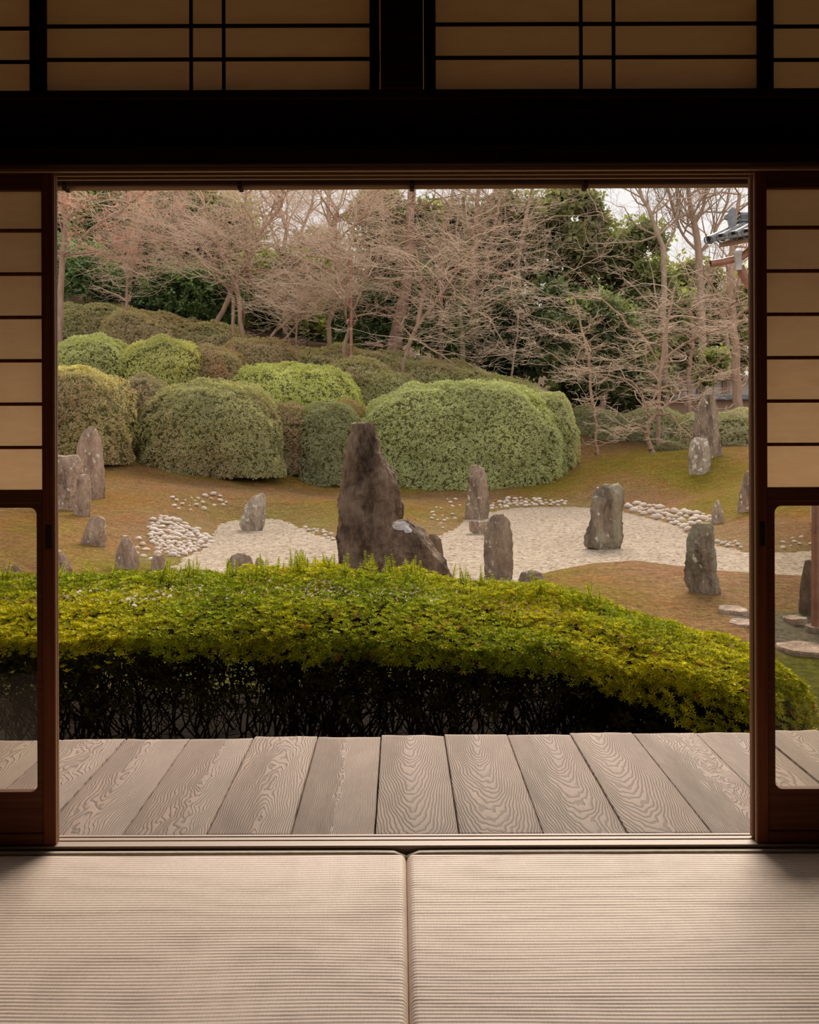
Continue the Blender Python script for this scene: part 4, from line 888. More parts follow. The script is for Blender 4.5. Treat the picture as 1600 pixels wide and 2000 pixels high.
# ------------------------------------------------------------------ trees
def segs_to_mesh(name, S, nside, smooth=True):
    S = np.asarray(S, float); A, B, r0, r1 = S[:, :3], S[:, 3:6], S[:, 6], S[:, 7]
    d = B - A; d /= np.linalg.norm(d, axis=1, keepdims=True) + 1e-9; ref = np.where(np.abs(d[:, 2:3]) < .9, np.array([[0, 0, 1.]]), np.array([[1., 0, 0]]))
    a = np.cross(d, ref); a /= np.linalg.norm(a, axis=1, keepdims=True) + 1e-9; b = np.cross(d, a)
    th = np.arange(nside) / nside * 2 * np.pi; ring = np.cos(th)[None, :, None] * a[:, None] + np.sin(th)[None, :, None] * b[:, None]
    V = np.concatenate([A[:, None] + ring * r0[:, None, None], B[:, None] + ring * r1[:, None, None]], 1)
    k = np.arange(nside); j = (k + 1) % nside; q = np.stack([k, j, j + nside, k + nside], -1)
    Fq = (q[None] + (np.arange(len(S)) * 2 * nside)[:, None, None]).reshape(-1, 4)
    return npmesh(name, V.reshape(-1, 3), Fq, smooth)

def branch_gen(rs, seg_thick, seg_thin, p, d, L, r, level, maxl, flat, up, wig, nch):
    k = 4 if level < maxl else 3; q = p.copy(); pts = [q.copy()]
    for i in range(k):
        d = d + rs.normal(0, wig, 3); d[2] = d[2] * flat + up * .12; d /= np.linalg.norm(d) + 1e-9; q2 = q + d * L / k
        ra = r * (1 - .6 * i / k); rb = r * (1 - .6 * (i + 1) / k)
        (seg_thick if ra > .022 else seg_thin).append((*q, *q2, ra, rb)); q = q2; pts.append(q.copy())
    if level < maxl:
        for c in range(nch[level]):
            i = rs.randint(1, k + 1); s = rs.normal(0, 1, 3); s -= s.dot(d) * d; s /= np.linalg.norm(s) + 1e-9
            nd = d * rs.uniform(.3, .8) + s * rs.uniform(.5, .9); nd[2] = nd[2] * flat + up * .15; nd /= np.linalg.norm(nd) + 1e-9
            branch_gen(rs, seg_thick, seg_thin, pts[i], nd, L * rs.uniform(.45, .7), max(.004, r * .40), level + 1, maxl, flat, up, wig, nch)

def tree(name, label, limbs, Y, bark, twig, seed, nb=14, L=1.6, maxl=3, nch=(4, 4, 3), flat=.8, up=1.0, wig=.22, start=.35, cat='tree', group=None, zspread=.9, twr=1.0, tmin=.0045):
    """limbs: lists of (px,py,width_px[,dY]) from the foot up; the first one starts in the ground"""
    r_ = np.random.RandomState(seed); thick, thin = [], []; nb = max(4, int(nb * .8)); nch = (nch[0] - 1,) + tuple(nch[1:]); flat = flat ** .5; wig *= 1.3
    base = None; allp = []
    for li, lb in enumerate(limbs):
        pts = []
        for q in lb:
            yy = Y + (q[3] if len(q) > 3 else 0); p = at(q[0], q[1], yy); pts.append((np.array(p), q[2] / 2 / F * yy))
        if li == 0:
            b = pts[0][0]; g = gz(b[0], b[1]); base = Vector((b[0], b[1], g))
            if b[2] > g - .1: pts.insert(0, (np.array([b[0] - (pts[1][0][0] - b[0]) * .1, b[1], g - .15]), pts[0][1] * 1.0))
            else: pass
        # subdivide with small wander
        P = []; n_sub = 3
        for (a, ra), (b, rb) in zip(pts[:-1], pts[1:]):
            for s in range(n_sub):
                f = s / n_sub; w = r_.normal(0, .02, 3) * (s > 0); P.append((a * (1 - f) + b * f + w, ra * (1 - f) + rb * f))
        P.append(pts[-1])
        for (a, ra), (b, rb) in zip(P[:-1], P[1:]): thick.append((*a, *(b + (b - a) * .04), ra, rb))
        allp.append(P)
        m = len(P); cnt = nb if li == 0 else max(3, int(nb * .6))
        for c in range(cnt):
            i = r_.randint(int(m * (start if li == 0 else .25)), m); p, rr = P[i]; d0 = P[min(i + 1, m - 1)][0] - P[max(i - 1, 0)][0]; d0 /= np.linalg.norm(d0) + 1e-9
            s = r_.normal(0, 1, 3); s[1] *= zspread; s -= s.dot(d0) * d0; s /= np.linalg.norm(s) + 1e-9
            d = d0 * r_.uniform(.2, .8) + s * .8; d[2] = d[2] * flat + up * .2; d /= np.linalg.norm(d) + 1e-9
            branch_gen(r_, thick, thin, p, d, L * r_.uniform(.6, 1.15), min(rr * .5, .04), 0, maxl, flat, up, wig, nch)
    t = empty(name, base); tag(t, label, cat, group or 'bare trees on the wooded hill'); B = np.array([*base, *base, 0, 0])
    T = np.array(thick); link('trunk', segs_to_mesh('trunk', T - B, 7), bark, t)
    if thin:
        N_ = np.array(thin); N_[:, 6:] = np.maximum(N_[:, 6:] * twr, tmin * np.array([1, .7])); o = link('twigs', segs_to_mesh('twigs', N_ - B, 3, False), twig, t); tag(o, kind='stuff')
    return t, np.array(thin) if thin else None

def leaves_on(t, name, P, size, cols, seed, m, templ=None, jit=.8):
    r_ = np.random.RandomState(seed); P = np.asarray(P)
    o = link(name, scatter_mesh(name, P - np.array(t.location), np.tile([0, -.2, 1.], (len(P), 1)), r_.uniform(.7, 1.3, len(P)) * size, templ or whorl(4, .10, .055, 10, 0, 9), cols, r_, jit), m, t); tag(o, kind='stuff'); return o

# bare maples and their neighbours, front to back
tree('bare_maple', 'bare maple with crooked twin trunks on the left slope', [
    [(475, 655, 9), (469, 621, 9), (464, 565, 9), (450, 527, 8), (428, 484, 7), (419, 434, 6), (400, 409, 5), (384, 370, 4)],
    [(456, 671, 7), (456, 584, 7), (444, 562, 6), (428, 543, 5), (419, 515, 5), (394, 480, 4), (384, 460, 4, -.3), (350, 462, 3, -.6), (303, 474, 2.5, -.8), (272, 496, 2, -1)],
    [(447, 527, 5), (484, 555, 4, -.3), (537, 571, 3, -.6), (569, 587, 2, -.8)],
    [(428, 484, 5), (406, 462, 4, -.4), (394, 456, 4, -.6), (387, 471, 3, -.8), (365, 490, 3, -1)],
    [(430, 515, 4), (410, 510, 3, -.5), (385, 518, 2, -.8), (350, 515, 2, -1.0)]], 33, M_maple, M_twig, 1, 26, 2.0, 3, (4, 4, 4), .55, .7)
tree('leaning_tree', 'smooth pinkish trunk leaning right behind the twin trunked maple', [
    [(415, 648, 11), (437, 605, 10), (456, 559, 9), (475, 527, 9), (494, 496, 8), (516, 443, 7), (550, 402, 6), (553, 366, 5)]], 33.8, M_maple, M_twig, 2, 26, 2.2, 3, (4, 4, 3), .7, .9)
tree('young_tree', 'thin pale sapling in front of the big grey trunk at left', [
    [(246, 605, 5), (249, 560, 5), (247, 520, 4), (240, 507, 4)],
    [(290, 562, 2.5), (288, 545, 3), (265, 524, 3), (240, 507, 3), (205, 500, 3), (178, 490, 2.5)]], 32.5, M_maple, M_twig, 3, 16, 1.7, 3, (4, 4, 3), .5, .5)
tree('old_tree', 'big grey trunk at left, leaning right behind the sapling', [
    [(240, 600, 30), (246, 550, 24), (258, 500, 20), (272, 440, 17), (283, 400, 15), (290, 355, 14)]], 36.5, M_maple, M_twigd, 4, 18, 2.8, 3, (4, 4, 3), .8, .7)
tree('cedar_tree', 'reddish cedar trunk behind the left maples', [
    [(325, 612, 30), (333, 560, 26), (345, 500, 24), (350, 440, 22), (352, 370, 21), (354, 330, 20)]], 38, M_cedar, M_twigd, 5, 12, 2.5, 2, (4, 4, 3), .5, .3)
t, th = tree('leafy_maple', 'maple at the far left still holding dry reddish leaves', [
    [(118, 580, 12), (122, 500, 11), (128, 440, 10), (126, 380, 9), (120, 340, 8)],
    [(150, 482, 4, -.3), (165, 460, 6, -.3), (195, 435, 6, -.4), (232, 418, 5, -.5), (262, 390, 4, -.6), (285, 372, 4, -.7)],
    [(125, 440, 4), (155, 400, 3, -.5), (200, 384, 3, -.8), (250, 395, 2.5, -1.)],
    [(122, 500, 4), (150, 482, 3, -.5), (190, 490, 3, -.6), (225, 500, 2, -.8)]], 31.5, M_maple, M_twig, 6, 22, 1.5, 3, (4, 4, 3), .5, .5)
r_ = np.random.RandomState(3); sel = th[r_.choice(len(th), 1500)]; P = sel[:, 3:6]; P = P[P[:, 2] < 9]
leaves_on(t, 'dry_leaves', P, .5, np.array([.165, .085, .062]) * r_.uniform(.7, 1.2, (len(P), 1)), 4, M_leaf)
tree('bare_maple', 'slanting dark trunk and pale branch left of the central maples', [
    [(522, 678, 6), (531, 655, 6), (555, 632, 6), (578, 612, 5), (600, 590, 4), (631, 570, 3)],
    [(550, 668, 5, .3), (578, 637, 5, .3), (600, 606, 5, .3), (631, 584, 4, .2), (665, 560, 3, 0)]], 32.5, M_maple, M_twig, 7, 20, 2.0, 3, (4, 4, 4), .45, .5)
tree('bare_maple', 'thin upright maple beside the slanting dark trunk', [
    [(579, 682, 4), (580, 640, 4), (579, 600, 4), (590, 560, 3), (610, 510, 3)]], 33, M_maple, M_twig, 8, 14, 1.9, 3, (4, 4, 3), .5, .6)
tree('bare_maple', 'tall forked maple left of centre with dark upper branches', [
    [(644, 676, 9), (641, 634, 10), (650, 606, 10), (668, 559, 10), (672, 521, 9), (660, 490, 8), (652, 434, 7), (659, 412, 6), (631, 366, 5)],
    [(660, 490, 5), (640, 470, 4), (600, 480, 4, -.5), (582, 472, 3, -.8)],
    [(672, 530, 6), (685, 480, 5), (690, 440, 5), (715, 412, 5), (740, 370, 4)],
    [(655, 420, 4), (690, 440, 4, .2), (712, 420, 4, .3)]], 33.5, M_maple, M_twig, 9, 22, 2.3, 3, (4, 4, 3), .7, .8)
tree('forked_maple', 'pale vee forked maple left of the big cedar trunk', [
    [(672, 680, 8), (684, 640, 9), (687, 609, 8), (675, 571, 6), (670, 545, 5), (655, 510, 4)],
    [(687, 609, 6), (703, 577, 6), (712, 534, 5), (722, 510, 4), (728, 470, 3)]], 32.2, M_maple, M_twig, 10, 16, 1.9, 3, (4, 4, 4), .5, .6)
pl = empty('support_pole', Vector((AX(686, 676, 32), 32, gz(AX(686, 676, 32), 32)))); tag(pl, 'straight reddish wooden pole beside the vee forked maple', 'pole')
tube('pole', [(pl.location.x, 32, pl.location.z - .1), (pl.location.x, 32, AZ(686, 500, 32))], .055, M_copper, pl, 8)
tree('cedar_tree', 'thick reddish brown cedar trunk in the centre of the slope', [
    [(768, 695, 34), (776, 650, 27), (784, 610, 24), (793, 565, 21), (799, 512, 20), (801, 449, 18), (804, 400, 17), (806, 340, 16)]], 35.5, M_cedar, M_twigd, 11, 26, 2.6, 2, (5, 5, 3), .5, .1)
tree('bare_maple', 'wide spreading maple right of the cedar trunk', [
    [(787, 712, 8), (800, 671, 9), (816, 634, 8), (824, 590, 8), (828, 565, 7), (820, 530, 5), (812, 490, 4)],
    [(828, 565, 5), (850, 548, 5, -.3), (887, 527, 5, -.5), (940, 520, 4, -.8), (1000, 538, 3, -1)],
    [(819, 634, 6), (850, 590, 6), (869, 565, 5), (894, 524, 5), (930, 480, 4), (950, 450, 3)],
    [(806, 662, 5), (816, 665, 4, -.3), (862, 693, 4, -.6), (890, 714, 3, -.8)],
    [(850, 578, 4), (890, 580, 4, -.5), (925, 600, 3, -.8), (960, 625, 3, -1), (990, 680, 2, -1.2)]], 31.8, M_maple, M_twig, 12, 16, 2.2, 3, (4, 4, 4), .45, .4)
tree('mossy_tree', 'slim mossy trunk right of the wide spreading maple', [
    [(903, 715, 11), (903, 668, 11), (897, 606, 9), (906, 534, 8), (912, 460, 6), (905, 380, 5)]], 34, mat_bark('mossy_bark', (.15, .15, .06), (.30, .24, .15)), M_twig, 13, 24, 2.1, 3, (4, 4, 3), .6, .6)
tree('dark_tree', 'dark twin trunk behind the slim mossy trunk', [
    [(922, 725, 18), (925, 650, 16), (922, 590, 15), (926, 520, 13), (930, 440, 10), (935, 370, 8)],
    [(926, 600, 8), (945, 540, 7), (960, 470, 6), (975, 400, 5), (985, 350, 4)]], 37, M_maple, M_twigd, 14, 24, 2.4, 3, (4, 4, 3), .8, .9)
tree('thin_tree', 'thin straight leaning stem before the dark camellia thicket', [
    [(997, 745, 4), (1005, 690, 4), (1012, 640, 3), (1016, 600, 3)]], 33.5, M_maple, M_twigd, 15, 10, 1.4, 3, (4, 3, 3), .6, .6)
tree('thin_tree', 'slender maple leaning left, rooted in the mossy clearing', [
    [(1168, 893, 9), (1163, 868, 6), (1165, 830, 6), (1158, 790, 6), (1153, 740, 6), (1145, 680, 5), (1131, 615, 4), (1122, 580, 3)],
    [(1144, 679, 3.5), (1115, 650, 3, -.3), (1081, 627, 2.5, -.6)],
    [(1153, 725, 3), (1130, 722, 3, -.4), (1100, 710, 2, -.8), (1075, 690, 2, -1)]], 29, M_maple, M_twig, 16, 10, 1.4, 3, (4, 4, 3), .5, .5, start=.45)
tree('bare_maple', 'small crooked maple on the right moss, low and wide', [
    [(1274, 893, 14), (1270, 870, 10), (1265, 845, 9), (1263, 829, 9), (1281, 811, 8), (1300, 793, 6), (1325, 780, 4), (1350, 770, 3)],
    [(1272, 818, 5), (1262, 800, 5), (1255, 770, 4), (1235, 745, 4, -.4), (1200, 735, 3, -.8), (1165, 730, 2, -1)],
    [(1268, 845, 4), (1240, 836, 3, -.5), (1215, 840, 2.5, -.8), (1195, 850, 2, -1)],
    [(1281, 811, 4), (1310, 808, 4, -.4), (1325, 830, 3, -.6), (1330, 845, 2, -.7)],
    [(1265, 800, 4), (1290, 760, 4, .3), (1287, 740, 4, .3), (1300, 652, 4, .5), (1309, 606, 3, .6)]], 28.3, M_maple, M_twig, 17, 11, 1.35, 3, (4, 4, 3), .4, .4, start=.4)
tree('bare_maple', 'spreading maple with long arching limbs in front of the thicket', [
    [(1285, 800, 8), (1287, 740, 8), (1295, 690, 7), (1300, 652, 6), (1309, 606, 5), (1318, 560, 4)],
    [(1275, 735, 6), (1300, 700, 5), (1337, 671, 5), (1375, 652, 4, -.5), (1420, 640, 3, -.8), (1460, 600, 3, -1)],
    [(1290, 712, 4), (1262, 665, 5, -.2), (1225, 637, 5, -.4), (1212, 615, 4, -.5), (1175, 584, 4, -.7), (1125, 580, 3, -.9), (1109, 571, 2, -1)],
    [(1262, 665, 3), (1262, 700, 3), (1272, 735, 4)]], 29.5, M_maple, M_twig, 18, 11, 1.8, 3, (4, 4, 4), .45, .3)
tree('tall_bare_tree', 'tall grey tree with upswept bare limbs against the sky at right', [
    [(1375, 800, 17), (1372, 700, 16), (1368, 600, 15), (1365, 496, 14), (1359, 449, 13), (1353, 424, 12), (1345, 380, 8), (1340, 330, 6)],
    [(1356, 435, 7), (1375, 400, 7), (1382, 360, 6), (1392, 310, 5)],
    [(1362, 490, 6), (1335, 460, 5), (1318, 420, 5), (1305, 370, 4), (1290, 320, 4)],
    [(1365, 500, 6), (1395, 460, 6), (1412, 420, 5), (1430, 350, 4)]], 38, M_twigd, M_twigd, 19, 26, 2.8, 3, (4, 4, 3), 1.0, 1.3)
tree('tall_bare_tree', 'second bare tree against the sky, left of the tallest', [
    [(1300, 760, 12), (1298, 650, 12), (1297, 540, 11), (1294, 480, 10), (1272, 421, 8), (1250, 371, 6), (1240, 320, 5)],
    [(1296, 500, 5), (1318, 450, 5), (1325, 400, 4), (1322, 340, 4)]], 37, M_twigd, M_twigd, 20, 22, 2.5, 3, (4, 4, 3), .95, 1.2)
tree('straight_tree', 'straight grey trunk beside the right door edge', [
    [(1440, 815, 20), (1440, 760, 18), (1438, 700, 16), (1432, 620, 15), (1425, 560, 12), (1430, 480, 10), (1445, 380, 7)]], 33, M_maple, M_twig, 21, 26, 2.0, 3, (4, 4, 3), .5, .1, start=.3)
tree('straight_tree', 'thin trunk just left of the tall crest stone', [
    [(1346, 790, 9), (1345, 750, 9), (1348, 700, 8), (1355, 650, 7), (1350, 600, 5)]], 34, M_maple, M_twig, 22, 18, 1.8, 3, (4, 4, 3), .5, .3, start=.3)
tree('bare_maple', 'twiggy maple filling the upper centre behind the forked one', [
    [(740, 690, 10), (742, 600, 9), (735, 520, 8), (750, 440, 7), (745, 370, 6), (740, 330, 5)]], 39, M_twigd, M_twig, 23, 34, 3.0, 3, (4, 4, 3), .7, .8)
tree('bare_maple', 'twiggy maple in the upper left behind the leaning trunk', [
    [(560, 670, 12), (555, 600, 11), (548, 520, 10), (560, 450, 8), (540, 380, 7), (545, 330, 6)],
    [(548, 520, 6), (585, 460, 6), (610, 400, 5), (615, 350, 4)]], 40, M_twigd, M_twig, 24, 34, 3.0, 3, (4, 4, 3), .7, .8)
tree('bare_maple', 'twiggy tree behind the camellias, right of centre', [
    [(1020, 720, 12), (1025, 620, 10), (1010, 520, 9), (1025, 440, 8), (1040, 370, 6), (1050, 330, 5)]], 39, M_twigd, M_twig, 25, 20, 3.0, 3, (4, 4, 3), .7, .8)
tree('bare_maple', 'twiggy crown hanging over the slope between the cedar and the mossy trunk', [
    [(860, 700, 9), (862, 620, 9), (858, 540, 8), (868, 460, 7), (880, 400, 6), (890, 340, 5)],
    [(860, 560, 5), (890, 490, 5), (930, 450, 4, -.5), (990, 440, 3, -1)],
    [(860, 520, 5), (830, 470, 4), (790, 430, 4, -.5), (760, 420, 3, -1)]], 36, M_maple, M_twig, 26, 18, 2.5, 3, (4, 4, 4), .45, .4)
tree('bare_maple', 'pinkish maple crown at the upper left of centre', [
    [(470, 660, 8), (480, 590, 8), (490, 520, 7), (475, 450, 6), (480, 380, 5), (475, 340, 4)],
    [(485, 540, 4), (440, 470, 4, -.5), (400, 440, 3, -1), (350, 430, 3, -1.4)]], 36.5, M_maple, M_twig, 27, 30, 2.5, 3, (4, 4, 4), .45, .4)

# evergreen trees
def evergreen(label, blobs, base, Y, col, seed, size=1.0, tw=14, m=None, dens=1.0, name='evergreen_tree', dep=1.4, group=None, gap=0.0):
    """blobs: (px,py,rx_px,ry_px,dY) leaf masses; base: pixel of the trunk foot"""
    if Y < 39: size *= .72; dens *= 1.35
    else: dens *= .62; size *= 1.05
    r_ = np.random.RandomState(seed); bx_ = AX(*base, Y); g = gz(bx_, Y); t = empty(name, (bx_, Y, g)); tag(t, label, 'tree', group or 'evergreens on the wooded hill')
    P = []
    top = min(b[1] for b in blobs); T = []
    pts = [np.array([bx_, Y, g - .1]), np.array([bx_ + r_.normal(0, .2), Y, g + 1.2]), np.array(at(blobs[0][0], blobs[0][1], Y + .5))]
    r0 = tw / 2 / F * Y
    for i, (a, b) in enumerate(zip(pts[:-1], pts[1:])): T.append((*a, *b, r0 * (1 - .3 * i), r0 * (.7 - .4 * i)))
    for (px, py, rx, ry, dY) in blobs:
        yy = Y + dY; c = np.array(at(px, py, yy)); R_ = np.array([rx / F * yy, rx / F * yy * dep * .7, ry / F * yy])
        T.append((*pts[1 if py > (base[1] + top) / 2 else 2], *c, r0 * .4, r0 * .15))
        n = int(dens * (rx * ry) * .95); v = r_.normal(0, 1, (n, 3)); v /= np.linalg.norm(v, axis=1, keepdims=True); rr = np.abs(r_.normal(.62, .3, (n, 1)))
        q = c + v * rr * R_; k = np.array([noise.noise(Vector(p * 1.1)) * .6 + noise.noise(Vector(p * 2.7)) * .5 for p in q]) > (-.12 + gap); P.append(q[k])
    P = np.concatenate(P); h = np.array([noise.noise(Vector(p * .8)) for p in P])
    c1 = np.array(col); cols = np.clip(c1[None] * (1 + .7 * h[:, None]) * r_.uniform(.6, 1.3, (len(P), 1)), 0, 1)
    link('trunk', segs_to_mesh('trunk', np.array(T) - np.array([bx_, Y, g, bx_, Y, g, 0, 0]), 7), M_cedar, t)
    leaves_on(t, 'foliage', P, size * Y / 34, cols, seed + 1, m or M_gloss, whorl(3, .225, .135, 5, 0, 11), 1.0)
E_ = (.045, .080, .034); E2 = (.085, .13, .040); E3 = (.075, .085, .040)
evergreen('dark camellia behind the leaning trunk on the left', [(380, 580, 75, 55, 0), (340, 560, 50, 45, 0), (430, 600, 50, 40, 0), (300, 590, 45, 35, 1)], (385, 660), 36, E_, 1)
evergreen('green broadleaf bush tree at the left door edge', [(165, 530, 60, 50, 0), (120, 510, 50, 60, 1), (205, 560, 40, 30, 0)], (165, 580), 36, (.055, .10, .045), 2)
evergreen('dark evergreen crown in the upper left corner', [(230, 430, 90, 60, 0), (190, 390, 70, 45, 1), (260, 380, 60, 40, 0), (310, 470, 60, 60, 1)], (215, 600), 42, (.06, .095, .035), 3)
evergreen('dull green wood at the far left edge', [(110, 450, 90, 90, 0), (60, 520, 80, 80, 0), (180, 480, 80, 70, 1), (280, 540, 70, 60, 1)], (110, 590), 46, E3, 4)
evergreen('olive evergreen thicket behind the left maples', [(430, 450, 80, 70, 0), (380, 420, 60, 60, 0), (450, 520, 70, 60, 0)], (430, 640), 44, (.08, .10, .04), 5)
evergreen('light green shrubby tree right of the leaning trunk', [(530, 540, 70, 45, 0), (500, 590, 60, 45, 0), (590, 530, 60, 35, 0), (560, 600, 60, 40, 0), (600, 640, 60, 35, 0)], (540, 665), 41, (.09, .115, .04), 6)
evergreen('bright green patch of leaves left of centre', [(575, 510, 30, 16, 0), (605, 525, 25, 12, 0)], (590, 660), 40, (.10, .13, .045), 7, tw=6)
evergreen('dark evergreen shrub left of the central cedar foot', [(725, 640, 45, 40, 0), (715, 590, 40, 40, 0), (745, 600, 35, 40, 0), (680, 620, 40, 50, 1)], (725, 685), 37, E_, 8)
evergreen('evergreen crown around the central cedar trunk', [(750, 470, 60, 60, 0), (740, 420, 50, 50, 0), (770, 540, 50, 40, 0), (830, 440, 40, 50, 0)], (770, 680), 40, (.07, .085, .035), 9)
evergreen('green leafy tree right of the cedar trunk', [(850, 600, 55, 50, 0), (840, 640, 50, 40, 0), (880, 650, 50, 40, 0), (820, 560, 40, 40, 0)], (850, 705), 37, (.06, .10, .045), 10)
evergreen('tall dark oak crown behind the slim mossy trunk', [(950, 470, 80, 60, 0), (1000, 420, 70, 50, 0), (920, 540, 60, 60, 0), (960, 600, 60, 50, 0), (1010, 500, 60, 60, 0), (890, 440, 50, 50, 0)], (955, 720), 41, (.065, .078, .040), 11, gap=.16)
evergreen('broad evergreen oak filling the upper right of centre', [(1080, 430, 70, 60, 0), (1120, 400, 55, 45, 0), (1110, 480, 80, 50, 0), (1060, 520, 70, 50, 0), (1150, 540, 60, 50, 1), (1160, 440, 36, 40, 0)], (1090, 730), 42, (.078, .092, .050), 12, gap=.16)
evergreen('dense black green camellia thicket right of centre', [(1010, 680, 60, 55, 0), (1050, 650, 60, 60, 0), (1000, 610, 50, 45, 0), (960, 690, 45, 45, 0), (1080, 600, 50, 50, 0)], (1020, 750), 36, (.035, .055, .028), 13, gap=.0)
evergreen('glossy camellia behind the slender leaning maple', [(1130, 650, 60, 60, 0), (1180, 690, 60, 60, 0), (1210, 650, 60, 50, 0), (1100, 700, 50, 40, 0), (1220, 720, 60, 40, 0), (1170, 610, 50, 40, 0)], (1170, 780), 35, (.058, .078, .040), 14)
evergreen('open crowned evergreen under the pale sky gap', [(1210, 520, 70, 50, 0), (1250, 470, 50, 40, 0), (1180, 490, 60, 45, 0), (1260, 560, 60, 50, 0), (1300, 600, 60, 50, 0)], (1230, 770), 43, (.075, .10, .045), 15, gap=.12)
evergreen('grey green trees behind the right hand maples', [(1320, 680, 80, 60, 0), (1380, 620, 70, 60, 0), (1420, 680, 60, 60, 0), (1290, 620, 60, 50, 0), (1440, 600, 50, 70, 0), (1350, 560, 60, 50, 0)], (1350, 780), 50, (.085, .10, .045), 16, gap=.04)
evergreen('bright yellow green shrub left of the straight trunk at right', [(1395, 710, 28, 28, 0), (1380, 735, 25, 18, 0)], (1390, 775), 36, (.085, .115, .035), 17, tw=5)
evergreen('shaded undergrowth behind the small crooked maple', [(1260, 760, 60, 35, 0), (1200, 770, 60, 30, 0), (1130, 760, 50, 35, 0)], (1220, 800), 38, (.045, .06, .03), 18, gap=-.1)
evergreen('dark wood behind the left slope', [(250, 560, 90, 60, 0), (420, 560, 90, 80, 0), (560, 590, 90, 70, 0), (330, 480, 90, 80, 0)], (330, 610), 50, (.05, .055, .03), 19, size=1.2, gap=-.1)
evergreen('dark wood behind the central maples', [(680, 600, 80, 70, 0), (780, 600, 80, 80, 0), (880, 620, 80, 70, 0), (620, 520, 70, 60, 0), (840, 520, 70, 60, 0)], (760, 680), 50, (.05, .06, .03), 20, size=1.2, gap=.0, dens=.7)
evergreen('dark wood behind the camellia thicket', [(980, 680, 80, 50, 0), (1080, 690, 80, 50, 0), (1180, 720, 80, 50, 0), (1280, 730, 70, 50, 0)], (1080, 760), 50, (.045, .055, .03), 21, size=1.2, gap=.0, dens=.7)
# dry grey crowns far off
tree('far_tree', 'hazy bare tree far behind the left cedar', [[(400, 640, 14), (405, 540, 12), (400, 450, 10), (410, 380, 8), (405, 320, 6)]], 44, M_twigd, M_twig, 31, 34, 3.6, 3, (4, 4, 3), .8, .9)
tree('far_tree', 'hazy bare tree far behind the forked maple', [[(650, 660, 14), (645, 560, 12), (650, 470, 10), (640, 400, 8), (655, 320, 6)]], 45, M_twigd, M_twig, 32, 36, 3.6, 3, (4, 4, 3), .8, .9)
tree('far_tree', 'hazy bare tree far behind the upper right oak', [[(950, 700, 14), (955, 580, 12), (950, 480, 10), (970, 400, 8), (965, 320, 6)]], 45, M_twigd, M_twig, 33, 36, 3.6, 3, (4, 4, 3), .8, .9)
tree('far_tree', 'hazy bare tree behind the upper left evergreen crown', [[(180, 590, 14), (190, 500, 12), (185, 420, 10), (200, 360, 8), (195, 320, 6)]], 44, M_twigd, M_twig, 34, 30, 3.4, 3, (4, 4, 3), .8, .9)
tree('far_tree', 'hazy bare tree low behind the right hand maples', [[(1420, 780, 12), (1422, 700, 11), (1415, 620, 10), (1425, 560, 8), (1420, 500, 6)]], 44, M_twigd, M_twig, 35, 30, 3.0, 3, (4, 4, 3), .7, .6)

# handrail and path on the left hill
hr = []
for px, py in ((60, 556), (113, 566), (200, 580), (300, 602), (400, 625), (500, 645), (600, 660), (640, 667)): hr.append(tuple(at(px, py, 35.2)))
rl = empty('handrail', Vector(hr[0])); tag(rl, 'thin black handrail descending across the top of the left slope', 'handrail')
tube('rail', hr, .022, M_black, rl, 6)
for i in range(0, len(hr)):
    p = hr[i]; tube('post', [(p[0], p[1], gz(p[0], p[1]) - .1), p], .018, M_black, rl, 6)
lg = [tuple(at(x, y, 34.5)) for x, y in ((712, 670), (730, 672), (748, 676))]
o = tube('fallen_log', [(p[0], p[1], p[2]) for p in lg], .07, M_cedar, None, 8); tag(o, 'grey fallen log left of the central cedar foot', 'log')

# ------------------------------------------------------------------ far garden wall with tiled top
gw_ = empty('garden_wall', Vector((AX(1400, 800, 42), 42, gz(AX(1400, 800, 42), 42)))); tag(gw_, 'ochre and white garden wall with a grey tiled coping, far right', 'wall')
xa, xb = AX(1255, 800, 42), AX(1700, 800, 42); zg = gw_.location.z - .6
boxes('lower_wall', [(xa, xb, 42, 42.3, zg, AZ(1400, 782, 42))], M_ochre, gw_)
boxes('tiled_coping', [(xa, xb, 41.7, 42.5, AZ(1400, 782, 42), AZ(1400, 770, 42))], M_tile, gw_, .04)
boxes('upper_wall', [(xa + .3, xb, 44, 44.3, AZ(1400, 775, 44) - .4, AZ(1400, 742, 44))], M_white, gw_)
for px in (1325, 1362, 1412): boxes('wall_post', [(AX(px, 760, 43.9), AX(px + 9, 760, 43.9), 43.9, 44.02, AZ(px, 775, 44) - .3, AZ(px, 742, 44))], M_cedar, gw_)
boxes('eave', [(xa, xb, 43.5, 44.6, AZ(1400, 742, 44), AZ(1400, 735, 44))], M_cedar, gw_, .03)

# ------------------------------------------------------------------ neighbouring roof corner, right
YN = 13.5; c0 = at(1386, 468, YN)
nb = empty('temple_building', Vector((AX(1800, 800, YN), YN, gz(AX(1800, 800, YN), YN)))); tag(nb, 'corner of a grey tiled roof with a copper gutter at the right edge', 'building')
ux = Vector((.62, -.78, 0)).normalized()      # direction of the eave, running away to the right
vx_ = Vector((.80, -.42, 0)).normalized()
n_t = 8
for i in range(n_t):
    p = c0 + ux * (.19 * i) + Vector((0, 0, .0)); q = p + Vector((.75, .6, .42))
    if i == 0: q = p + Vector((.8, .55, .42)); p = p + Vector((0, 0, -.0))
    tube('round_tile', [tuple(p), tuple(p + (q - p) * .15), tuple(q)], [.058, .052, .052], M_tile, nb, 10)
    a = p + Vector((-.02, .01, -.012)); tube('tile_end', [tuple(a), tuple(a + (q - p).normalized() * .04)], [.066, .066], M_tile, nb, 12)
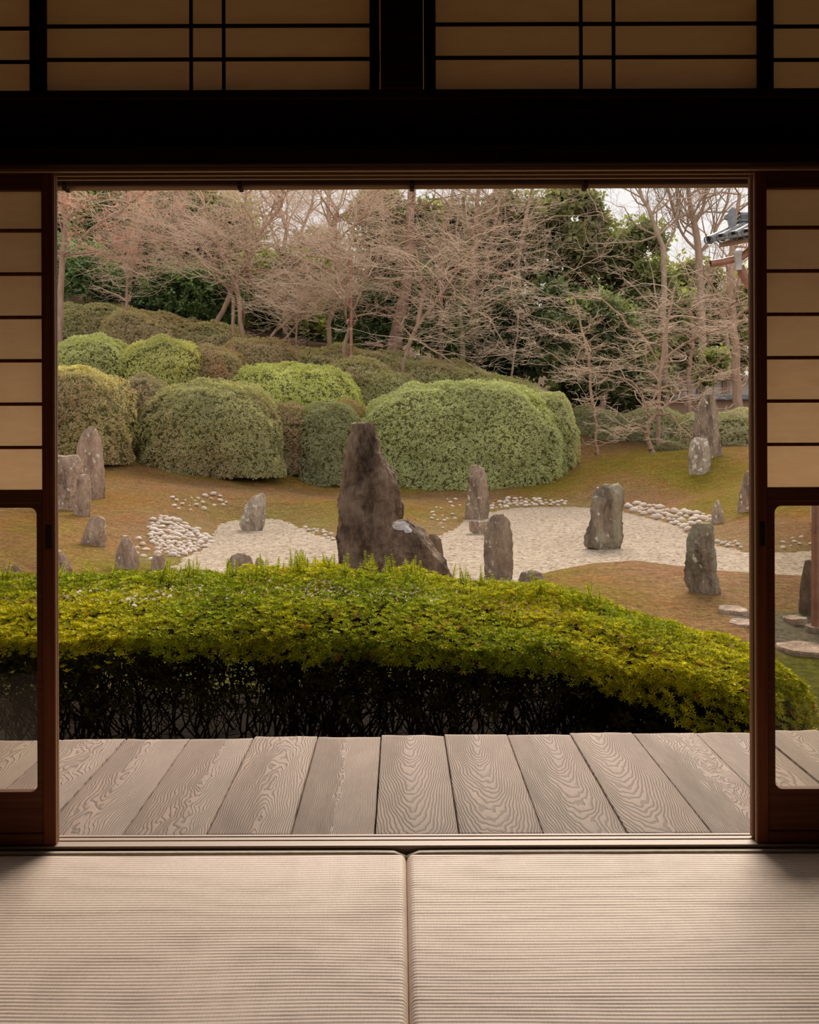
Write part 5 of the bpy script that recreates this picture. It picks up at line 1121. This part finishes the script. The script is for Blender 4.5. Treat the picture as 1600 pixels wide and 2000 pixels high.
def quadslab(name, pts, th, m):
    V = [np.array(p) for p in pts] + [np.array(p) - np.array([0, 0, th]) for p in pts]; V = np.array(V) - np.array(nb.location)
    return link(name, npmesh(name, V, [(0, 1, 2, 3), (7, 6, 5, 4), (0, 4, 5, 1), (1, 5, 6, 2), (2, 6, 7, 3), (3, 7, 4, 0)]), m, nb)
e0, e1 = c0 + ux * .02, c0 + ux * 1.5; up_ = Vector((.75, .6, .42))
quadslab('flat_tiles', [e0, e1, e1 + up_ * 1.2, e0 + up_ * 1.2], .04, M_tile)
quadslab('eave_board', [e0 + Vector((.12, .02, -.05)), e1 + Vector((.12, 0, -.05)), e1 + up_ + Vector((.1, 0, -.1)), e0 + up_ + Vector((.1, 0, -.1))], .06, M_ochre)
# ridge end: stacked courses with an upright end tile
r0 = at(1430, 452, YN + .2)
for k, (dx, h, w) in enumerate(((.0, .0, .16), (.02, .075, .14), (.04, .15, .12))):
    a = r0 + Vector((.06 + dx, 0, .06 + h)); b = a + Vector((1.2, .1, .02)); tube('ridge_course', [tuple(a), tuple(b)], .05 if k < 2 else .062, M_tile, nb, 10)
    quadslab('ridge_tile', [a + Vector((0, -w / 2, .02)), a + Vector((1.2, -w / 2, .03)), a + Vector((1.2, w / 2, .03)), a + Vector((0, w / 2, .02))], .03, M_tile)
pg = [(1424, 410), (1431, 405), (1438, 409), (1437, 425), (1441, 452), (1438, 458), (1428, 458), (1424, 442), (1421, 428), (1414, 425), (1415, 421), (1422, 418)]
bm = bmesh.new(); fr_ = [bm.verts.new(at(a, b, YN + .12) - nb.location) for a, b in pg]; bk_ = [bm.verts.new(at(a, b, YN + .12) - nb.location + Vector((.03, .10, 0))) for a, b in pg]
bm.faces.new(fr_); bm.faces.new(bk_[::-1])
for a in range(len(pg)): b = (a + 1) % len(pg); bm.faces.new((fr_[a], bk_[a], bk_[b], fr_[b]))
bmesh.ops.recalc_face_normals(bm, faces=bm.faces); me = bpy.data.meshes.new('ridge_end_tile'); bm.to_mesh(me); bm.free(); link('ridge_end_tile', me, M_tile, nb)
# copper gutter, funnel and downpipe
g0 = at(1388, 515, YN - .1); g1 = at(1436, 506, YN - .1)
tube('gutter_pipe', [g0, at(1410, 512, YN - .1), g1], .048, M_copper, nb, 12)
tube('gutter_pipe', [at(1440, 508, YN - .1), at(1475, 482, YN - .1)], .055, M_copper, nb, 12)
f0 = at(1441, 491, YN - .15); f1 = at(1443, 528, YN - .15)
tube('funnel', [f0, f0 + (f1 - f0) * .15, f0 + (f1 - f0) * .2, f1], [.062, .062, .052, .045], M_zinc, nb, 14)
tube('downpipe', [at(1445, 520, YN - .05), at(1452, 535, YN - .05), at(1460, 550, YN - .05), at(1475, 575, YN)], .058, M_copper, nb, 12)
tube('pipe_band', [at(1449, 530, YN - .05), at(1451, 534, YN - .05)], .066, M_copper, nb, 12)
tube('pipe_band', [at(1455, 541, YN - .05), at(1457, 545, YN - .05)], .066, M_copper, nb, 12)
wx = AX(1760, 500, YN)
boxes('wall', [(wx, wx + 2.5, YN, YN + 3, nb.location.z - .2, c0.z + .2)], M_white, nb)
